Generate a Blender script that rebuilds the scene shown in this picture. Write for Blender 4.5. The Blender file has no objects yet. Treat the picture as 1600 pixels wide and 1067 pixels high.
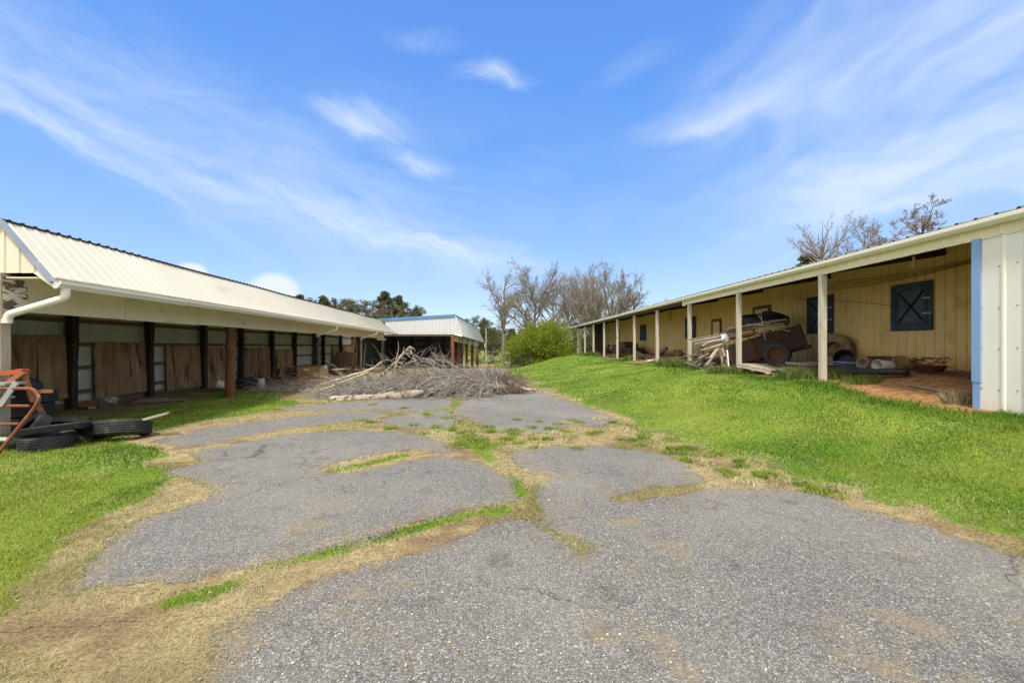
import bpy, bmesh, math, random
import numpy as np
from mathutils import Vector, Matrix, Euler, noise as mnoise
sc = bpy.context.scene
C = sc.collection
R = math.radians
F = 700.0; CX = 800.0; HY = 540.0; EYE = 1.6

# ------------------------------------------------------------------ camera, sky, sun, exposure
cam_d = bpy.data.cameras.new("camera"); cam = bpy.data.objects.new("camera", cam_d); C.objects.link(cam)
cam.location = (0, 0, EYE); cam.rotation_euler = (R(90), 0, 0)
cam_d.sensor_width = 36; cam_d.lens = F / 1600 * 36; cam_d.shift_y = (HY - 533.5) / 1600
cam_d.clip_start = .05; cam_d.clip_end = 5000
sc.camera = cam
sc.view_settings.view_transform = 'Standard'; sc.view_settings.look = 'None'
sc.view_settings.exposure = 0.98; sc.view_settings.gamma = 1.0
SUN = Vector((-.17, -.46, .87)).normalized()
sun_d = bpy.data.lights.new("sun", 'SUN'); sun_o = bpy.data.objects.new("sun", sun_d); C.objects.link(sun_o)
sun_d.energy = 2.35; sun_d.angle = R(7.0); sun_d.color = (1, .945, .86)
sun_o.rotation_euler = SUN.to_track_quat('Z', 'Y').to_euler(); sun_o.location = (0, 0, 60)
w = bpy.data.worlds.new("World"); sc.world = w; w.use_nodes = True
SKY_STRENGTH = 0.15

class NT:
    def __init__(s, tree): s.t = tree; s.n = tree.nodes; s.l = tree.links
    def new(s, kind, **kw):
        nd = s.n.new(kind)
        for k, v in kw.items(): setattr(nd, k, v)
        return nd
    def put(s, sock, v):
        if isinstance(v, bpy.types.NodeSocket): s.l.new(v, sock)
        elif v is not None:
            if hasattr(sock.default_value, '__len__') and len(sock.default_value) == 4 and len(v) == 3: v = (*v, 1)
            sock.default_value = v
    def math(s, op, a, b=None, c=None, clamp=False):
        nd = s.new('ShaderNodeMath', operation=op, use_clamp=clamp)
        s.put(nd.inputs[0], a)
        if b is not None: s.put(nd.inputs[1], b)
        if c is not None: s.put(nd.inputs[2], c)
        return nd.outputs[0]
    def vec(s, op, a, b=None):
        nd = s.new('ShaderNodeVectorMath', operation=op); s.put(nd.inputs[0], a)
        if b is not None: s.put(nd.inputs[1], b)
        return nd.outputs['Value'] if op in ('DOT_PRODUCT', 'LENGTH') else nd.outputs[0]
    def mapr(s, v, a, b, c=0., d=1., smooth=True):
        nd = s.new('ShaderNodeMapRange', interpolation_type='SMOOTHSTEP' if smooth else 'LINEAR')
        s.put(nd.inputs[0], v); nd.inputs[1].default_value = a; nd.inputs[2].default_value = b
        nd.inputs[3].default_value = c; nd.inputs[4].default_value = d
        return nd.outputs[0]
    def noise(s, vec, scale, detail=4, rough=.55, dist=0., col=False):
        nd = s.new('ShaderNodeTexNoise'); s.put(nd.inputs['Vector'], vec); nd.inputs['Scale'].default_value = scale
        nd.inputs['Detail'].default_value = detail; nd.inputs['Roughness'].default_value = rough; nd.inputs['Distortion'].default_value = dist
        return nd.outputs['Color' if col else 'Fac']
    def mapping(s, vec, scale=(1, 1, 1), rot=(0, 0, 0), loc=(0, 0, 0)):
        nd = s.new('ShaderNodeMapping'); s.put(nd.inputs[0], vec); nd.inputs['Scale'].default_value = scale
        nd.inputs['Rotation'].default_value = rot; nd.inputs['Location'].default_value = loc
        return nd.outputs[0]
    def ramp(s, fac, stops):
        nd = s.new('ShaderNodeValToRGB'); s.put(nd.inputs[0], fac); e = nd.color_ramp.elements
        while len(e) < len(stops): e.new(.5)
        for k, (p, c) in enumerate(stops): e[k].position = p; e[k].color = (*c, 1)
        return nd.outputs[0]
    def mix(s, f, a, b, mode='MIX'):
        nd = s.new('ShaderNodeMix', data_type='RGBA', blend_type=mode); s.put(nd.inputs[0], f); s.put(nd.inputs[6], a); s.put(nd.inputs[7], b)
        return nd.outputs[2]

def build_sky():
    N = NT(w.node_tree); N.n.clear()
    sky = N.new('ShaderNodeTexSky', sky_type='NISHITA')
    sky.sun_disc = False; sky.sun_elevation = math.asin(SUN.z); sky.sun_rotation = math.atan2(SUN.x, SUN.y)
    sky.altitude = 300; sky.air_density = 1.0; sky.dust_density = 0.6; sky.ozone_density = 2.2
    d = N.new('ShaderNodeTexCoord').outputs['Generated']
    hs = N.new('ShaderNodeHueSaturation'); hs.inputs['Saturation'].default_value = 1.22; hs.inputs['Hue'].default_value = .508
    N.put(hs.inputs['Color'], sky.outputs[0])
    # cirrus: wispy patches high in the sky, each given by its own direction and spread
    sep = N.new('ShaderNodeSeparateXYZ'); N.put(sep.inputs[0], d)
    z = N.math('MAXIMUM', sep.outputs[2], .06)
    comb = N.new('ShaderNodeCombineXYZ'); N.put(comb.inputs[0], N.math('DIVIDE', sep.outputs[0], z)); N.put(comb.inputs[1], N.math('DIVIDE', sep.outputs[1], z))
    plane = comb.outputs[0]
    warp = N.vec('SUBTRACT', N.noise(d, 5.0, 4, col=True), (.5, .5, .5))
    nf = N.noise(d, 2.6, 3)
    def blob(a, b, su, sv, rot, k, streak=(10, 2.2), wv=.12, sharp=(1.0, .05), nlo=.22, nhi=.85, det=4):
        c = Vector((a, 1, b)).normalized(); e1 = Vector((0, 0, 1)).cross(-c).normalized(); e2 = c.cross(-e1).normalized()
        if e2.z < 0: e2 = -e2
        if e1.x < 0: e1 = -e1
        q1 = e1 * math.cos(rot) + e2 * math.sin(rot); q2 = -e1 * math.sin(rot) + e2 * math.cos(rot)
        dd = N.vec('ADD', d, N.vec('MULTIPLY', warp, (wv, wv, wv)))
        u = N.vec('DOT_PRODUCT', dd, tuple(q1)); v = N.vec('DOT_PRODUCT', dd, tuple(q2))
        off1 = c.dot(q1); off2 = c.dot(q2)
        u = N.math('DIVIDE', N.math('SUBTRACT', u, off1), su); v = N.math('DIVIDE', N.math('SUBTRACT', v, off2), sv)
        r = N.math('SQRT', N.math('ADD', N.math('MULTIPLY', u, u), N.math('MULTIPLY', v, v)))
        m = N.mapr(r, sharp[0], sharp[1])
        k = min(.95, k * 1.3); front = N.mapr(N.vec('DOT_PRODUCT', d, tuple(c)), .3, .5)
        cv = N.new('ShaderNodeCombineXYZ'); N.put(cv.inputs[0], N.math('MULTIPLY', u, su)); N.put(cv.inputs[1], N.math('MULTIPLY', v, sv))
        N.put(cv.inputs[2], a * 3 + b)
        n = N.mapr(N.noise(N.mapping(cv.outputs[0], (streak[1], streak[0], 1)), 1.5, det, .58, 1.2), nlo, nhi)
        return N.math('MULTIPLY', N.math('MULTIPLY', m, n), N.math('MULTIPLY', front, k))
    def px(x, y): return ((x - CX) / F, (HY - y) / F)
    spec = [(150, 228, .26, .022, -.40, .42), (330, 290, .22, .022, -.36, .36), (520, 345, .2, .025, -.28, .40), (1110, 195, .13, .022, .12, .5), (1560, 300, .2, .02, -.05, .5), # px x, px y, half-length, half-width, tilt, strength
        (110, 215, .42, .035, -.50, .50), (300, 285, .50, .05, -.42, .34), (480, 335, .45, .06, -.30, .36), (350, 240, .6, .14, -.35, .20), (700, 385, .34, .06, -.18, .62), (560, 335, .5, .16, -.3, .20),
        (780, 118, .13, .028, -.02, .62), (575, 197, .13, .04, -.08, .58), (645, 250, .10, .035, -.10, .5), (665, 66, .12, .025, .05, .25),
        (90, 140, .24, .055, -.22, .40), (270, 115, .14, .05, -.1, .16), (1140, 180, .22, .05, .10, .66), (1300, 150, .40, .09, .22, .40), (1480, 80, .30, .16, .5, .30),
        (1480, 235, .42, .11, .14, .62), (1520, 290, .30, .045, -.04, .6), (1330, 265, .22, .05, .05, .35), (1000, 105, .12, .04, .4, .16),
        (650, 300, .9, .30, -.1, .12), (1480, 170, .55, .33, .2, .50), (1250, 60, .4, .12, .35, .22), (120, 60, .4, .12, -.1, .22)]
    tot = None
    for x, y, su, sv, rot, k in spec:
        a, b = px(x, y)
        v = blob(a, b, su, sv, rot, k, streak=(5, 1.6) if x > 1000 else (10, 2.2), det=3 if x > 1000 else 4)
        tot = v if tot is None else N.math('SUBTRACT', N.math('ADD', tot, v), N.math('MULTIPLY', tot, v))
    # two small cumulus heads low over the left roof
    for x, y, su, sv, k in [(428, 452, .055, .042, 1.0), (303, 424, .030, .02, .9), (405, 470, .05, .03, .9)]:
        a, b = px(x, y)
        v = blob(a, b, su, sv, 0, k, streak=(14, 14), wv=.035, sharp=(1.0, .55), nlo=.0, nhi=.3, det=3)
        tot = N.math('MAXIMUM', tot, v)
    # clear air: pale above the skyline, deep blue higher up, unseen white added overhead to lift shade
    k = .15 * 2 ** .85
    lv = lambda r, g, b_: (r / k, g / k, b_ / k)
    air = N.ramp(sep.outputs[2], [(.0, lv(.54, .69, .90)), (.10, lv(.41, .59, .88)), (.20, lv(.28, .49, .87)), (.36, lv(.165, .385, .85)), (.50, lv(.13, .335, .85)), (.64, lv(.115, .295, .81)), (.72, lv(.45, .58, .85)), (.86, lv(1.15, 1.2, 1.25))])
    skyc = N.mix(.80, hs.outputs[0], air)
    # white fill added out of view: west, east and in haze round the sun
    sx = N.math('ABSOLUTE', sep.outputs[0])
    side_fill = N.math('MULTIPLY', N.mapr(N.math('SUBTRACT', sx, N.math('MULTIPLY', sep.outputs[1], 1.3)), .12, .6), N.mapr(nf, .25, .6, .45, .9))
    skyc = N.mix(side_fill, skyc, lv(.95, .97, 1.0))
    sun_fill = N.mapr(N.vec('DOT_PRODUCT', d, tuple(SUN)), .45, 1.0)
    skyc = N.mix(sun_fill, skyc, lv(2.2, 2.05, 1.85))
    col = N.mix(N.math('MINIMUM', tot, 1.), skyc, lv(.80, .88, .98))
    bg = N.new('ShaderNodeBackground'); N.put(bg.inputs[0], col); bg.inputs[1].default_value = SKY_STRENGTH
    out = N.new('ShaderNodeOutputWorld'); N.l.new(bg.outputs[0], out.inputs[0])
build_sky()

# ------------------------------------------------------------------ helpers
rng = np.random.default_rng(7)
random.seed(7)
def V(*a): return Vector(a)
def P(px, py, Z): return Vector(((px - CX) * Z / F, Z, EYE + (HY - py) * Z / F))
def sm(a, b, x):
    t = np.clip((x - a) / (b - a), 0, 1); return t * t * (3 - 2 * t)
def terr_np(x, y):
    x = np.asarray(x, float); y = np.asarray(y, float)
    base = np.interp(y, [-50, 25, 31, 38, 54, 70, 85, 120, 200, 420], [0, 0, -.12, -.37, -.95, -1.6, -2.0, -2.0, 0, 6])
    s = x + y * 18 / 700
    s0 = np.interp(y, [0, 4.5, 9, 12, 19, 24, 40, 60], [4.3, 3.4, 2.7, 2.4, 1.7, 1.4, .7, .7])
    h = np.interp(y, [-5, 5, 7.4, 11, 45, 56, 70, 90], [.3, .42, .55, .73, .73, .45, -.6, -2.0])
    h = np.maximum(h, base)
    r = sm(s0 - .3, 7.4, s)
    z = base + (h - base) * r
    z = z + sm(7.9, 9.8, s) * .24 * sm(6, 8, y) * (1 - sm(48, 56, y))
    bump = .03 * np.sin(x * 1.3 + .6 * y) * np.sin(y * .9 - .5 * x) + .02 * np.sin(2.7 * x - 1.1 * y)
    z = z + bump * sm(.05, .4, r) * (1 - sm(50, 60, y))
    # the shed side falls and rises a little beyond the left building
    z = z + sm(-14, -40, x) * 0.8
    return z
def terr(x, y): return float(terr_np(x, y))
def G(px, py, dz=0.):
    """ground point seen at photo pixel"""
    lo, hi = 1.0, 400.0; prev = None
    for Z in np.geomspace(1.5, 300, 900):
        p = P(px, py, Z)
        if p.z <= terr(p.x, p.y) + dz: return p
    return P(px, py, 60)
def Lm(t, s, z): return Vector((s - t * 55 / 700, t, z))     # left shed axis
def Rm(t, s, z): return Vector((s - t * 18 / 700, t, z))     # right barn axis
def tL(px, s): return 700 * s / (px - 745)
def tR(px, s): return 700 * s / (px - 782)
def zat(py, t): return EYE + (HY - py) * t / F

def world_origin(o):
    p = Vector((0, 0, 0))
    while o is not None: p = p + o.location; o = o.parent
    return p
def tag(o, label=None, cat=None, group=None, kind=None):
    if label: o['label'] = label
    if cat: o['category'] = cat
    if group: o['group'] = group
    if kind: o['kind'] = kind
    return o
def empty(name, loc, label, cat, group=None, rot=(0, 0, 0)):
    o = bpy.data.objects.new(name, None); C.objects.link(o); o.location = loc; o.rotation_euler = rot
    o.empty_display_size = .1
    return tag(o, label, cat, group)
def copy_tree(o, parent=None):
    c = o.copy(); C.objects.link(c); c.parent = parent
    for ch in list(o.children): copy_tree(ch, c)
    return c

class MB:
    def __init__(s): s.v = []; s.f = []
    def add(s, vs, fs):
        o = len(s.v); s.v += [Vector(p) for p in vs]; s.f += [[i + o for i in f] for f in fs]
    def hexa(s, m, t0, t1, s0, s1, z0, z1):
        vs = [m(t, q, z) for t in (t0, t1) for q in (s0, s1) for z in (z0, z1)]
        s.add(vs, [(0, 1, 3, 2), (4, 6, 7, 5), (0, 4, 5, 1), (2, 3, 7, 6), (0, 2, 6, 4), (1, 5, 7, 3)])
    def box(s, c, size, rot=None, jit=0.):
        c = Vector(c); h = Vector(size) / 2; M = Euler(rot).to_matrix() if rot else Matrix.Identity(3)
        vs = []
        for x in (-1, 1):
            for y in (-1, 1):
                for z in (-1, 1):
                    q = Vector((x * h.x, y * h.y, z * h.z))
                    if jit: q += Vector((random.uniform(-jit, jit), random.uniform(-jit, jit), random.uniform(-jit, jit)))
                    vs.append(c + M @ q)
        s.add(vs, [(0, 1, 3, 2), (4, 6, 7, 5), (0, 4, 5, 1), (2, 3, 7, 6), (0, 2, 6, 4), (1, 5, 7, 3)])
    def beam(s, a, b, w, h, up=(0, 0, 1), jit=0., seg=1, sag=0.):
        a = Vector(a); b = Vector(b); d = (b - a).normalized(); up = Vector(up)
        side = d.cross(up)
        if side.length < 1e-3: side = d.cross(Vector((1, 0, 0)))
        side.normalize(); u2 = side.cross(d).normalized()
        rings = []
        for k in range(seg + 1):
            f = k / seg; p = a.lerp(b, f) - u2 * sag * math.sin(math.pi * f)
            j = lambda: random.uniform(-jit, jit)
            rings.append([p + side * (x * w / 2 + j()) + u2 * (y * h / 2 + j()) for x, y in ((-1, -1), (1, -1), (1, 1), (-1, 1))])
        vs = [p for r in rings for p in r]; fs = []
        for k in range(seg):
            for i in range(4): fs.append((k * 4 + i, k * 4 + (i + 1) % 4, k * 4 + 4 + (i + 1) % 4, k * 4 + 4 + i))
        fs += [(3, 2, 1, 0), tuple(seg * 4 + i for i in range(4))]
        s.add(vs, fs)
    def tube(s, pts, rad, n=8, cap=True, jit=0.):
        pts = [Vector(p) for p in pts]
        if not hasattr(rad, '__len__'): rad = [rad] * len(pts)
        ref = Vector((.31, .17, .93)); prev = None; vs = []
        for k, p in enumerate(pts):
            d = (pts[min(k + 1, len(pts) - 1)] - pts[max(k - 1, 0)]).normalized()
            if prev is None:
                a = d.cross(ref)
                if a.length < .1: a = d.cross(Vector((1, 0, 0)))
            else: a = prev - d * prev.dot(d)
            a.normalize(); prev = a; b = d.cross(a)
            for i in range(n):
                t = 2 * math.pi * i / n; r = rad[k] * (1 + random.uniform(-jit, jit))
                vs.append(p + (a * math.cos(t) + b * math.sin(t)) * r)
        fs = []
        for k in range(len(pts) - 1):
            for i in range(n): fs.append((k * n + i, k * n + (i + 1) % n, (k + 1) * n + (i + 1) % n, (k + 1) * n + i))
        if cap: fs += [tuple(reversed(range(n))), tuple((len(pts) - 1) * n + i for i in range(n))]
        s.add(vs, fs)
    def lathe(s, prof, n=32, closed=False, M=None, alt=None):
        """prof (r,z) about local z"""
        vs = []; m = len(prof)
        for i in range(n):
            t = 2 * math.pi * i / n
            for k, (r, z) in enumerate(prof):
                rr = r + (alt[k] if alt and i % 2 else 0)
                p = Vector((rr * math.cos(t), rr * math.sin(t), z)); vs.append(M @ p if M else p)
        fs = []
        for i in range(n):
            j = (i + 1) % n
            for k in range(m if closed else m - 1):
                k2 = (k + 1) % m; fs.append((i * m + k, j * m + k, j * m + k2, i * m + k2))
        s.add(vs, fs)
    def ribbed(s, fn, u0, u1, pitch=.23, h=.018, w=.05, v0=0., v1=1., nv=1):
        prof = []; u = u0
        prof.append((u0, 0))
        k = 0
        c = u0 + pitch / 2
        while c + w < u1:
            prof += [(c - w / 2 - .012, 0), (c - w / 2 + .008, h), (c + w / 2 - .008, h), (c + w / 2 + .012, 0)]; c += pitch
        prof.append((u1, 0))
        vs = []; fs = []
        for k in range(nv + 1):
            v = v0 + (v1 - v0) * k / nv
            vs += [fn(uu, v, hh) for uu, hh in prof]
        m = len(prof)
        for k in range(nv):
            for i in range(m - 1): fs.append((k * m + i, k * m + i + 1, (k + 1) * m + i + 1, (k + 1) * m + i))
        s.add(vs, fs)
    def build(s, name, mat, parent=None, loc=None, smooth=False, bevel=0.):
        o0 = world_origin(parent) if parent is not None else Vector(loc) if loc is not None else Vector((0, 0, 0))
        me = bpy.data.meshes.new(name); me.from_pydata([tuple(v - o0) for v in s.v], [], s.f)
        me.update()
        bm = bmesh.new(); bm.from_mesh(me); bmesh.ops.recalc_face_normals(bm, faces=bm.faces)
        if bevel: bmesh.ops.bevel(bm, geom=list(bm.edges), offset=bevel, segments=1, affect='EDGES')
        bm.to_mesh(me); bm.free()
        if smooth:
            me.polygons.foreach_set('use_smooth', [True] * len(me.polygons))
            try: me.set_sharp_from_angle(angle=R(40))
            except Exception: pass
        if mat: me.materials.append(mat)
        o = bpy.data.objects.new(name, me); C.objects.link(o)
        if parent is not None: o.parent = parent
        elif loc is not None: o.location = loc
        return o
    def thing(s, name, mat, label, cat, group=None, smooth=False, bevel=0., kind=None):
        lo = Vector((min(v.x for v in s.v), min(v.y for v in s.v), min(v.z for v in s.v)))
        hi = Vector((max(v.x for v in s.v), max(v.y for v in s.v), max(v.z for v in s.v)))
        o = s.build(name, mat, None, ((lo.x + hi.x) / 2, (lo.y + hi.y) / 2, lo.z), smooth, bevel)
        return tag(o, label, cat, group, kind)

def np_obj(name, verts, faces, mat, parent=None, loc=(0, 0, 0), col=None, smooth=False):
    """verts (N,3); faces (M,k) all of one size"""
    verts = np.asarray(verts, np.float32) - np.asarray(loc if parent is None else world_origin(parent), np.float32)
    faces = np.asarray(faces, np.int32); M, k = faces.shape
    me = bpy.data.meshes.new(name)
    me.vertices.add(len(verts)); me.vertices.foreach_set('co', verts.ravel())
    me.loops.add(M * k); me.loops.foreach_set('vertex_index', faces.ravel())
    me.polygons.add(M); me.polygons.foreach_set('loop_start', np.arange(0, M * k, k, dtype=np.int32))
    try: me.polygons.foreach_set('loop_total', np.full(M, k, np.int32))
    except Exception: pass
    if col is not None:
        a = me.attributes.new('mask', 'FLOAT_COLOR', 'POINT'); a.data.foreach_set('color', np.asarray(col, np.float32).ravel())
    me.update(calc_edges=True)
    if smooth: me.polygons.foreach_set('use_smooth', np.ones(M, bool))
    me.materials.append(mat)
    o = bpy.data.objects.new(name, me); C.objects.link(o)
    if parent is not None: o.parent = parent
    else: o.location = loc
    return o
def sweep(pts, rad, n):
    """batch of polylines pts (B,K,3), rad (B,K) -> verts, quads"""
    B, K, _ = pts.shape
    d = np.empty_like(pts); d[:, 1:-1] = pts[:, 2:] - pts[:, :-2]; d[:, 0] = pts[:, 1] - pts[:, 0]; d[:, -1] = pts[:, -1] - pts[:, -2]
    d /= np.linalg.norm(d, axis=2, keepdims=True) + 1e-9
    ref = np.where(np.abs(d[:, :, 2:3]) > .9, np.array([1., 0, 0]), np.array([0, 0, 1.]))
    a = np.cross(d, ref); a /= np.linalg.norm(a, axis=2, keepdims=True) + 1e-9; b = np.cross(d, a)
    t = 2 * np.pi * np.arange(n) / n
    vs = pts[:, :, None, :] + rad[:, :, None, None] * (a[:, :, None, :] * np.cos(t)[None, None, :, None] + b[:, :, None, :] * np.sin(t)[None, None, :, None])
    idx = np.arange(B * K * n).reshape(B, K, n)
    q = np.stack([idx[:, :-1, :], np.roll(idx, -1, 2)[:, :-1, :], np.roll(idx, -1, 2)[:, 1:, :], idx[:, 1:, :]], -1).reshape(-1, 4)
    return vs.reshape(-1, 3), q
def join_np(parts):
    vs, fs, o = [], [], 0
    for v, f in parts: vs.append(v); fs.append(f + o); o += len(v)
    return np.concatenate(vs), np.concatenate(fs)

# ------------------------------------------------------------------ materials
def pm(name, cols, scale=3., stretch=(1, 1, 1), rough=.8, bump=.15, bscale=30., metal=0., stain=None, stains=(), spec=.3, detail=5, splash=None):
    m = bpy.data.materials.new(name); m.use_nodes = True; N = NT(m.node_tree); bs = m.node_tree.nodes['Principled BSDF']
    co = N.new('ShaderNodeTexCoord').outputs['Object']; mp = N.mapping(co, stretch)
    n = N.noise(mp, scale, detail, .6)
    k = len(cols); col = N.ramp(n, [(.28 + .44 * i / max(1, k - 1), c) for i, c in enumerate(cols)])
    allst = list(stains) + ([stain] if stain else [])
    for (c, s, st, lo, hi) in allst:
        f = N.mapr(N.noise(N.mapping(co, st, loc=(s, 2 * s, 3.3)), s, 5, .6), lo, hi); col = N.mix(f, col, c)
    if splash:   # mud thrown up from the ground, ragged along its upper edge
        sz = N.new('ShaderNodeSeparateXYZ'); N.put(sz.inputs[0], co); hgt = N.math('ADD', sz.outputs[2], N.math('MULTIPLY', N.math('SUBTRACT', N.noise(N.mapping(co, (1, 1, .6)), 2.2, 6, .7), .5), splash[3]))
        col = N.mix(N.math('MULTIPLY', N.mapr(hgt, splash[2], splash[1]), splash[4]), col, splash[0])
    N.put(bs.inputs['Base Color'], col)
    bs.inputs['Roughness'].default_value = rough; bs.inputs['Metallic'].default_value = metal; bs.inputs['Specular IOR Level'].default_value = spec
    if bump:
        b = N.new('ShaderNodeBump'); b.inputs['Strength'].default_value = bump; b.inputs['Distance'].default_value = .02
        N.put(b.inputs['Height'], N.noise(mp, bscale, 4, .6)); N.put(bs.inputs['Normal'], b.outputs[0])
    return m
DARKW = (.035, .026, .02)
m_cream = pm('cream painted metal', [(.60, .555, .43), (.66, .62, .50)], .8, rough=.45, bump=.03, stains=[((.45, .37, .22), 2.2, (.6, .6, .25), .66, .86), ((.35, .32, .27), 5., (1, 1, 1), .74, .84)])
m_roof = pm('off white roof metal', [(.585, .55, .45), (.65, .615, .515)], .5, rough=.55, bump=.03, stains=[((.52, .45, .31), 1.6, (1, .35, 1), .54, .82), ((.33, .27, .18), 2.2, (.5, 4., .5), .66, .80), ((.45, .42, .36), 6., (1, .6, .6), .72, .85)])
m_siding = pm('ochre cream porch siding', [(.80, .56, .20), (.88, .67, .28)], .7, rough=.5, bump=.04, splash=((.50, .24, .06), .25, .9, 1.0, .65),
              stains=[((.52, .26, .07), 1.5, (.7, .7, .5), .56, .80), ((.46, .33, .13), 3.5, (1.4, 1.4, .3), .60, .82)])
m_wing = pm('weathered white metal siding', [(.70, .67, .585), (.76, .73, .645)], .7, rough=.55, bump=.03, splash=((.50, .36, .19), -.40, .10, .5, .6), stains=[((.48, .44, .34), 2.5, (1, 1, .2), .60, .85), ((.42, .33, .19), 1.3, (1, 1, 1), .72, .9)])
m_white = pm('white gutter paint', [(.70, .68, .60), (.77, .75, .68)], 2., rough=.45, bump=.02, stains=[((.38, .33, .25), 4., (1, .3, 1), .62, .8)])
m_gutter = pm('cream gutter paint', [(.74, .70, .58), (.80, .76, .64)], 2., rough=.45, bump=.02, stains=[((.40, .35, .25), 4., (1, .3, 1), .60, .80)])
m_fascia = pm('cream fascia metal', [(.68, .59, .36), (.74, .66, .43)], 1.2, rough=.5, bump=.03, stains=[((.42, .35, .20), 3., (1, .5, 1), .60, .8)])
m_board = pm('cream painted boards', [(.60, .56, .42), (.68, .64, .50)], 1.3, rough=.6, bump=.05, stains=[((.42, .38, .26), 2.5, (1, .6, 2.), .58, .82), ((.22, .17, .11), 9., (1, 1, 2.5), .73, .77)])
m_peel = pm('peeling painted timber', [(.62, .60, .54), (.70, .68, .62)], 3., rough=.8, bump=.35, bscale=14, stains=[((.13, .10, .075), 5., (1, 1, 3.), .47, .53)])
m_greywood = pm('weathered grey timber', [(.28, .235, .165), (.44, .385, .29), (.36, .31, .225)], 4., (5, 5, .5), rough=.9, bump=.4, bscale=8, stains=[((.13, .11, .08), 6., (4, 4, .6), .60, .74)])
m_post = pm('pale weathered posts', [(.38, .345, .265), (.52, .48, .39), (.45, .41, .32)], 4., (5, 5, .5), rough=.9, bump=.3, bscale=8, stains=[((.19, .16, .115), 3.5, (3, 3, .6), .60, .74)])
m_log = pm('red brown log post', [(.085, .036, .02), (.18, .075, .037), (.12, .05, .027)], 4., (3, 3, .6), rough=.85, bump=.5, bscale=10, stains=[((.05, .03, .02), 3., (2, 2, .8), .55, .7), ((.32, .2, .13), 6., (2, 2, .6), .66, .74)])
m_darkpost = pm('dark creosote timber', [(.02, .016, .013), (.06, .042, .03)], 4., (3, 3, .5), rough=.8, bump=.3, bscale=8)
m_brown = pm('brown framing timber', [(.12, .07, .04), (.20, .12, .065)], 4., (2, .6, 2), rough=.85, bump=.2)
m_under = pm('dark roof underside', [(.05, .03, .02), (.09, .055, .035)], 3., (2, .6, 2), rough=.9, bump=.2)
m_ply = pm('stained plywood', [(.17, .095, .05), (.31, .19, .10), (.44, .30, .17)], 1.6, (2.4, 2.4, .5), rough=.85, bump=.15, stains=[((.05, .032, .022), 2.6, (2., 2., .35), .52, .68)])
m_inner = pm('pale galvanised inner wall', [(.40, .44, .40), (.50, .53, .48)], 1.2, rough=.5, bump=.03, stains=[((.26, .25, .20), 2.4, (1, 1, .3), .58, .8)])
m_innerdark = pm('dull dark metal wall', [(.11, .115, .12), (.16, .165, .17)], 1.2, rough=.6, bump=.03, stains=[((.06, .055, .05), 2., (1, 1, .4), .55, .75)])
m_trim = pm('slate blue trim', [(.20, .23, .28), (.27, .31, .36)], 2., rough=.5, bump=.03, stains=[((.45, .47, .48), 6., (1, 1, 1), .66, .72)])
m_bluetrim = pm('faded blue corner trim', [(.17, .29, .52), (.24, .37, .60)], 1.5, rough=.45, bump=.03, stains=[((.36, .46, .62), 1.2, (2, 2, .6), .55, .75)])
m_blueroof = pm('blue roof trim', [(.06, .17, .33), (.10, .24, .42)], 2., rough=.5, bump=.03)
m_shedgrey = pm('pale grey shed metal', [(.47, .49, .50), (.53, .55, .56)], .7, rough=.45, bump=.03, stains=[((.42, .42, .40), 2., (1, 1, .3), .6, .85)])
m_shutter = pm('faded navy shutter paint', [(.035, .05, .075), (.07, .09, .12)], 3., rough=.75, bump=.12, stains=[((.16, .15, .13), 5., (1, 1, 1), .62, .76)])
m_shutterl = pm('faded slate shutter boards', [(.06, .09, .13), (.10, .13, .17)], 3., rough=.75, bump=.12, stains=[((.17, .16, .14), 5., (1, 1, 1), .62, .76)])
m_dark = pm('black parts and painted shade', [(.01, .01, .01), (.015, .014, .013)], 2., rough=.9, bump=0)  # own black of braces and cables; painted shade where panels stand for hollows
m_rubber = pm('old tyre rubber', [(.022, .022, .024), (.05, .05, .052)], 5., rough=.75, bump=.15, bscale=60, stains=[((.13, .12, .10), 4., (1, 1, 1), .60, .8)])
m_rubbermud = pm('clay stained rubber', [(.12, .08, .045), (.30, .20, .10)], 2.4, rough=.85, bump=.15, stains=[((.30, .19, .09), 3., (1, 1, 1), .5, .7)])
m_scrap = pm('dark grey scrap wood', [(.07, .056, .043), (.20, .168, .13), (.12, .10, .08)], 4., (1, 1, 3), rough=.9, bump=.3)
m_rust = pm('rusty red gate paint', [(.20, .055, .028), (.16, .058, .032), (.28, .115, .065)], 5., rough=.65, bump=.15, stains=[((.20, .09, .045), 7., (1, 1, 1), .58, .7), ((.55, .40, .30), 6., (1, 1, 1), .68, .76)])
m_rustdark = pm('dark rust', [(.06, .025, .015), (.14, .055, .028)], 6., rough=.8, bump=.25)
m_orangewood = pm('orange stained timber', [(.22, .085, .036), (.33, .165, .075)], 4., rough=.7, bump=.15, stains=[((.36, .08, .03), 4., (1, 1, 1), .5, .6)])
m_alu = pm('dull aluminium', [(.26, .26, .26), (.40, .40, .39)], 4., rough=.5, metal=.4, bump=.05)
m_black = pm('black ribbed plastic', [(.012, .012, .013), (.03, .03, .032)], 6., rough=.5, bump=.1)
m_cartwood = pm('blackened cart boards', [(.022, .015, .012), (.065, .042, .03), (.035, .024, .018)], 4., (.8, .8, 6), rough=.85, bump=.3, stains=[((.14, .06, .035), 3., (1, .6, 2), .60, .74), ((.12, .10, .08), 6., (.5, .5, 6), .62, .74)])
m_plank = pm('grey brown planks', [(.15, .115, .08), (.30, .25, .185), (.22, .18, .13)], 4., (1, 1, 3), rough=.9, bump=.3)
m_paleplank = pm('bleached planks', [(.25, .215, .165), (.42, .37, .29)], 4., (1, 1, 3), rough=.9, bump=.25)
m_tanwood = pm('tan lumber', [(.33, .20, .09), (.46, .30, .15)], 4., (1, 1, 3), rough=.8, bump=.2)
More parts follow.
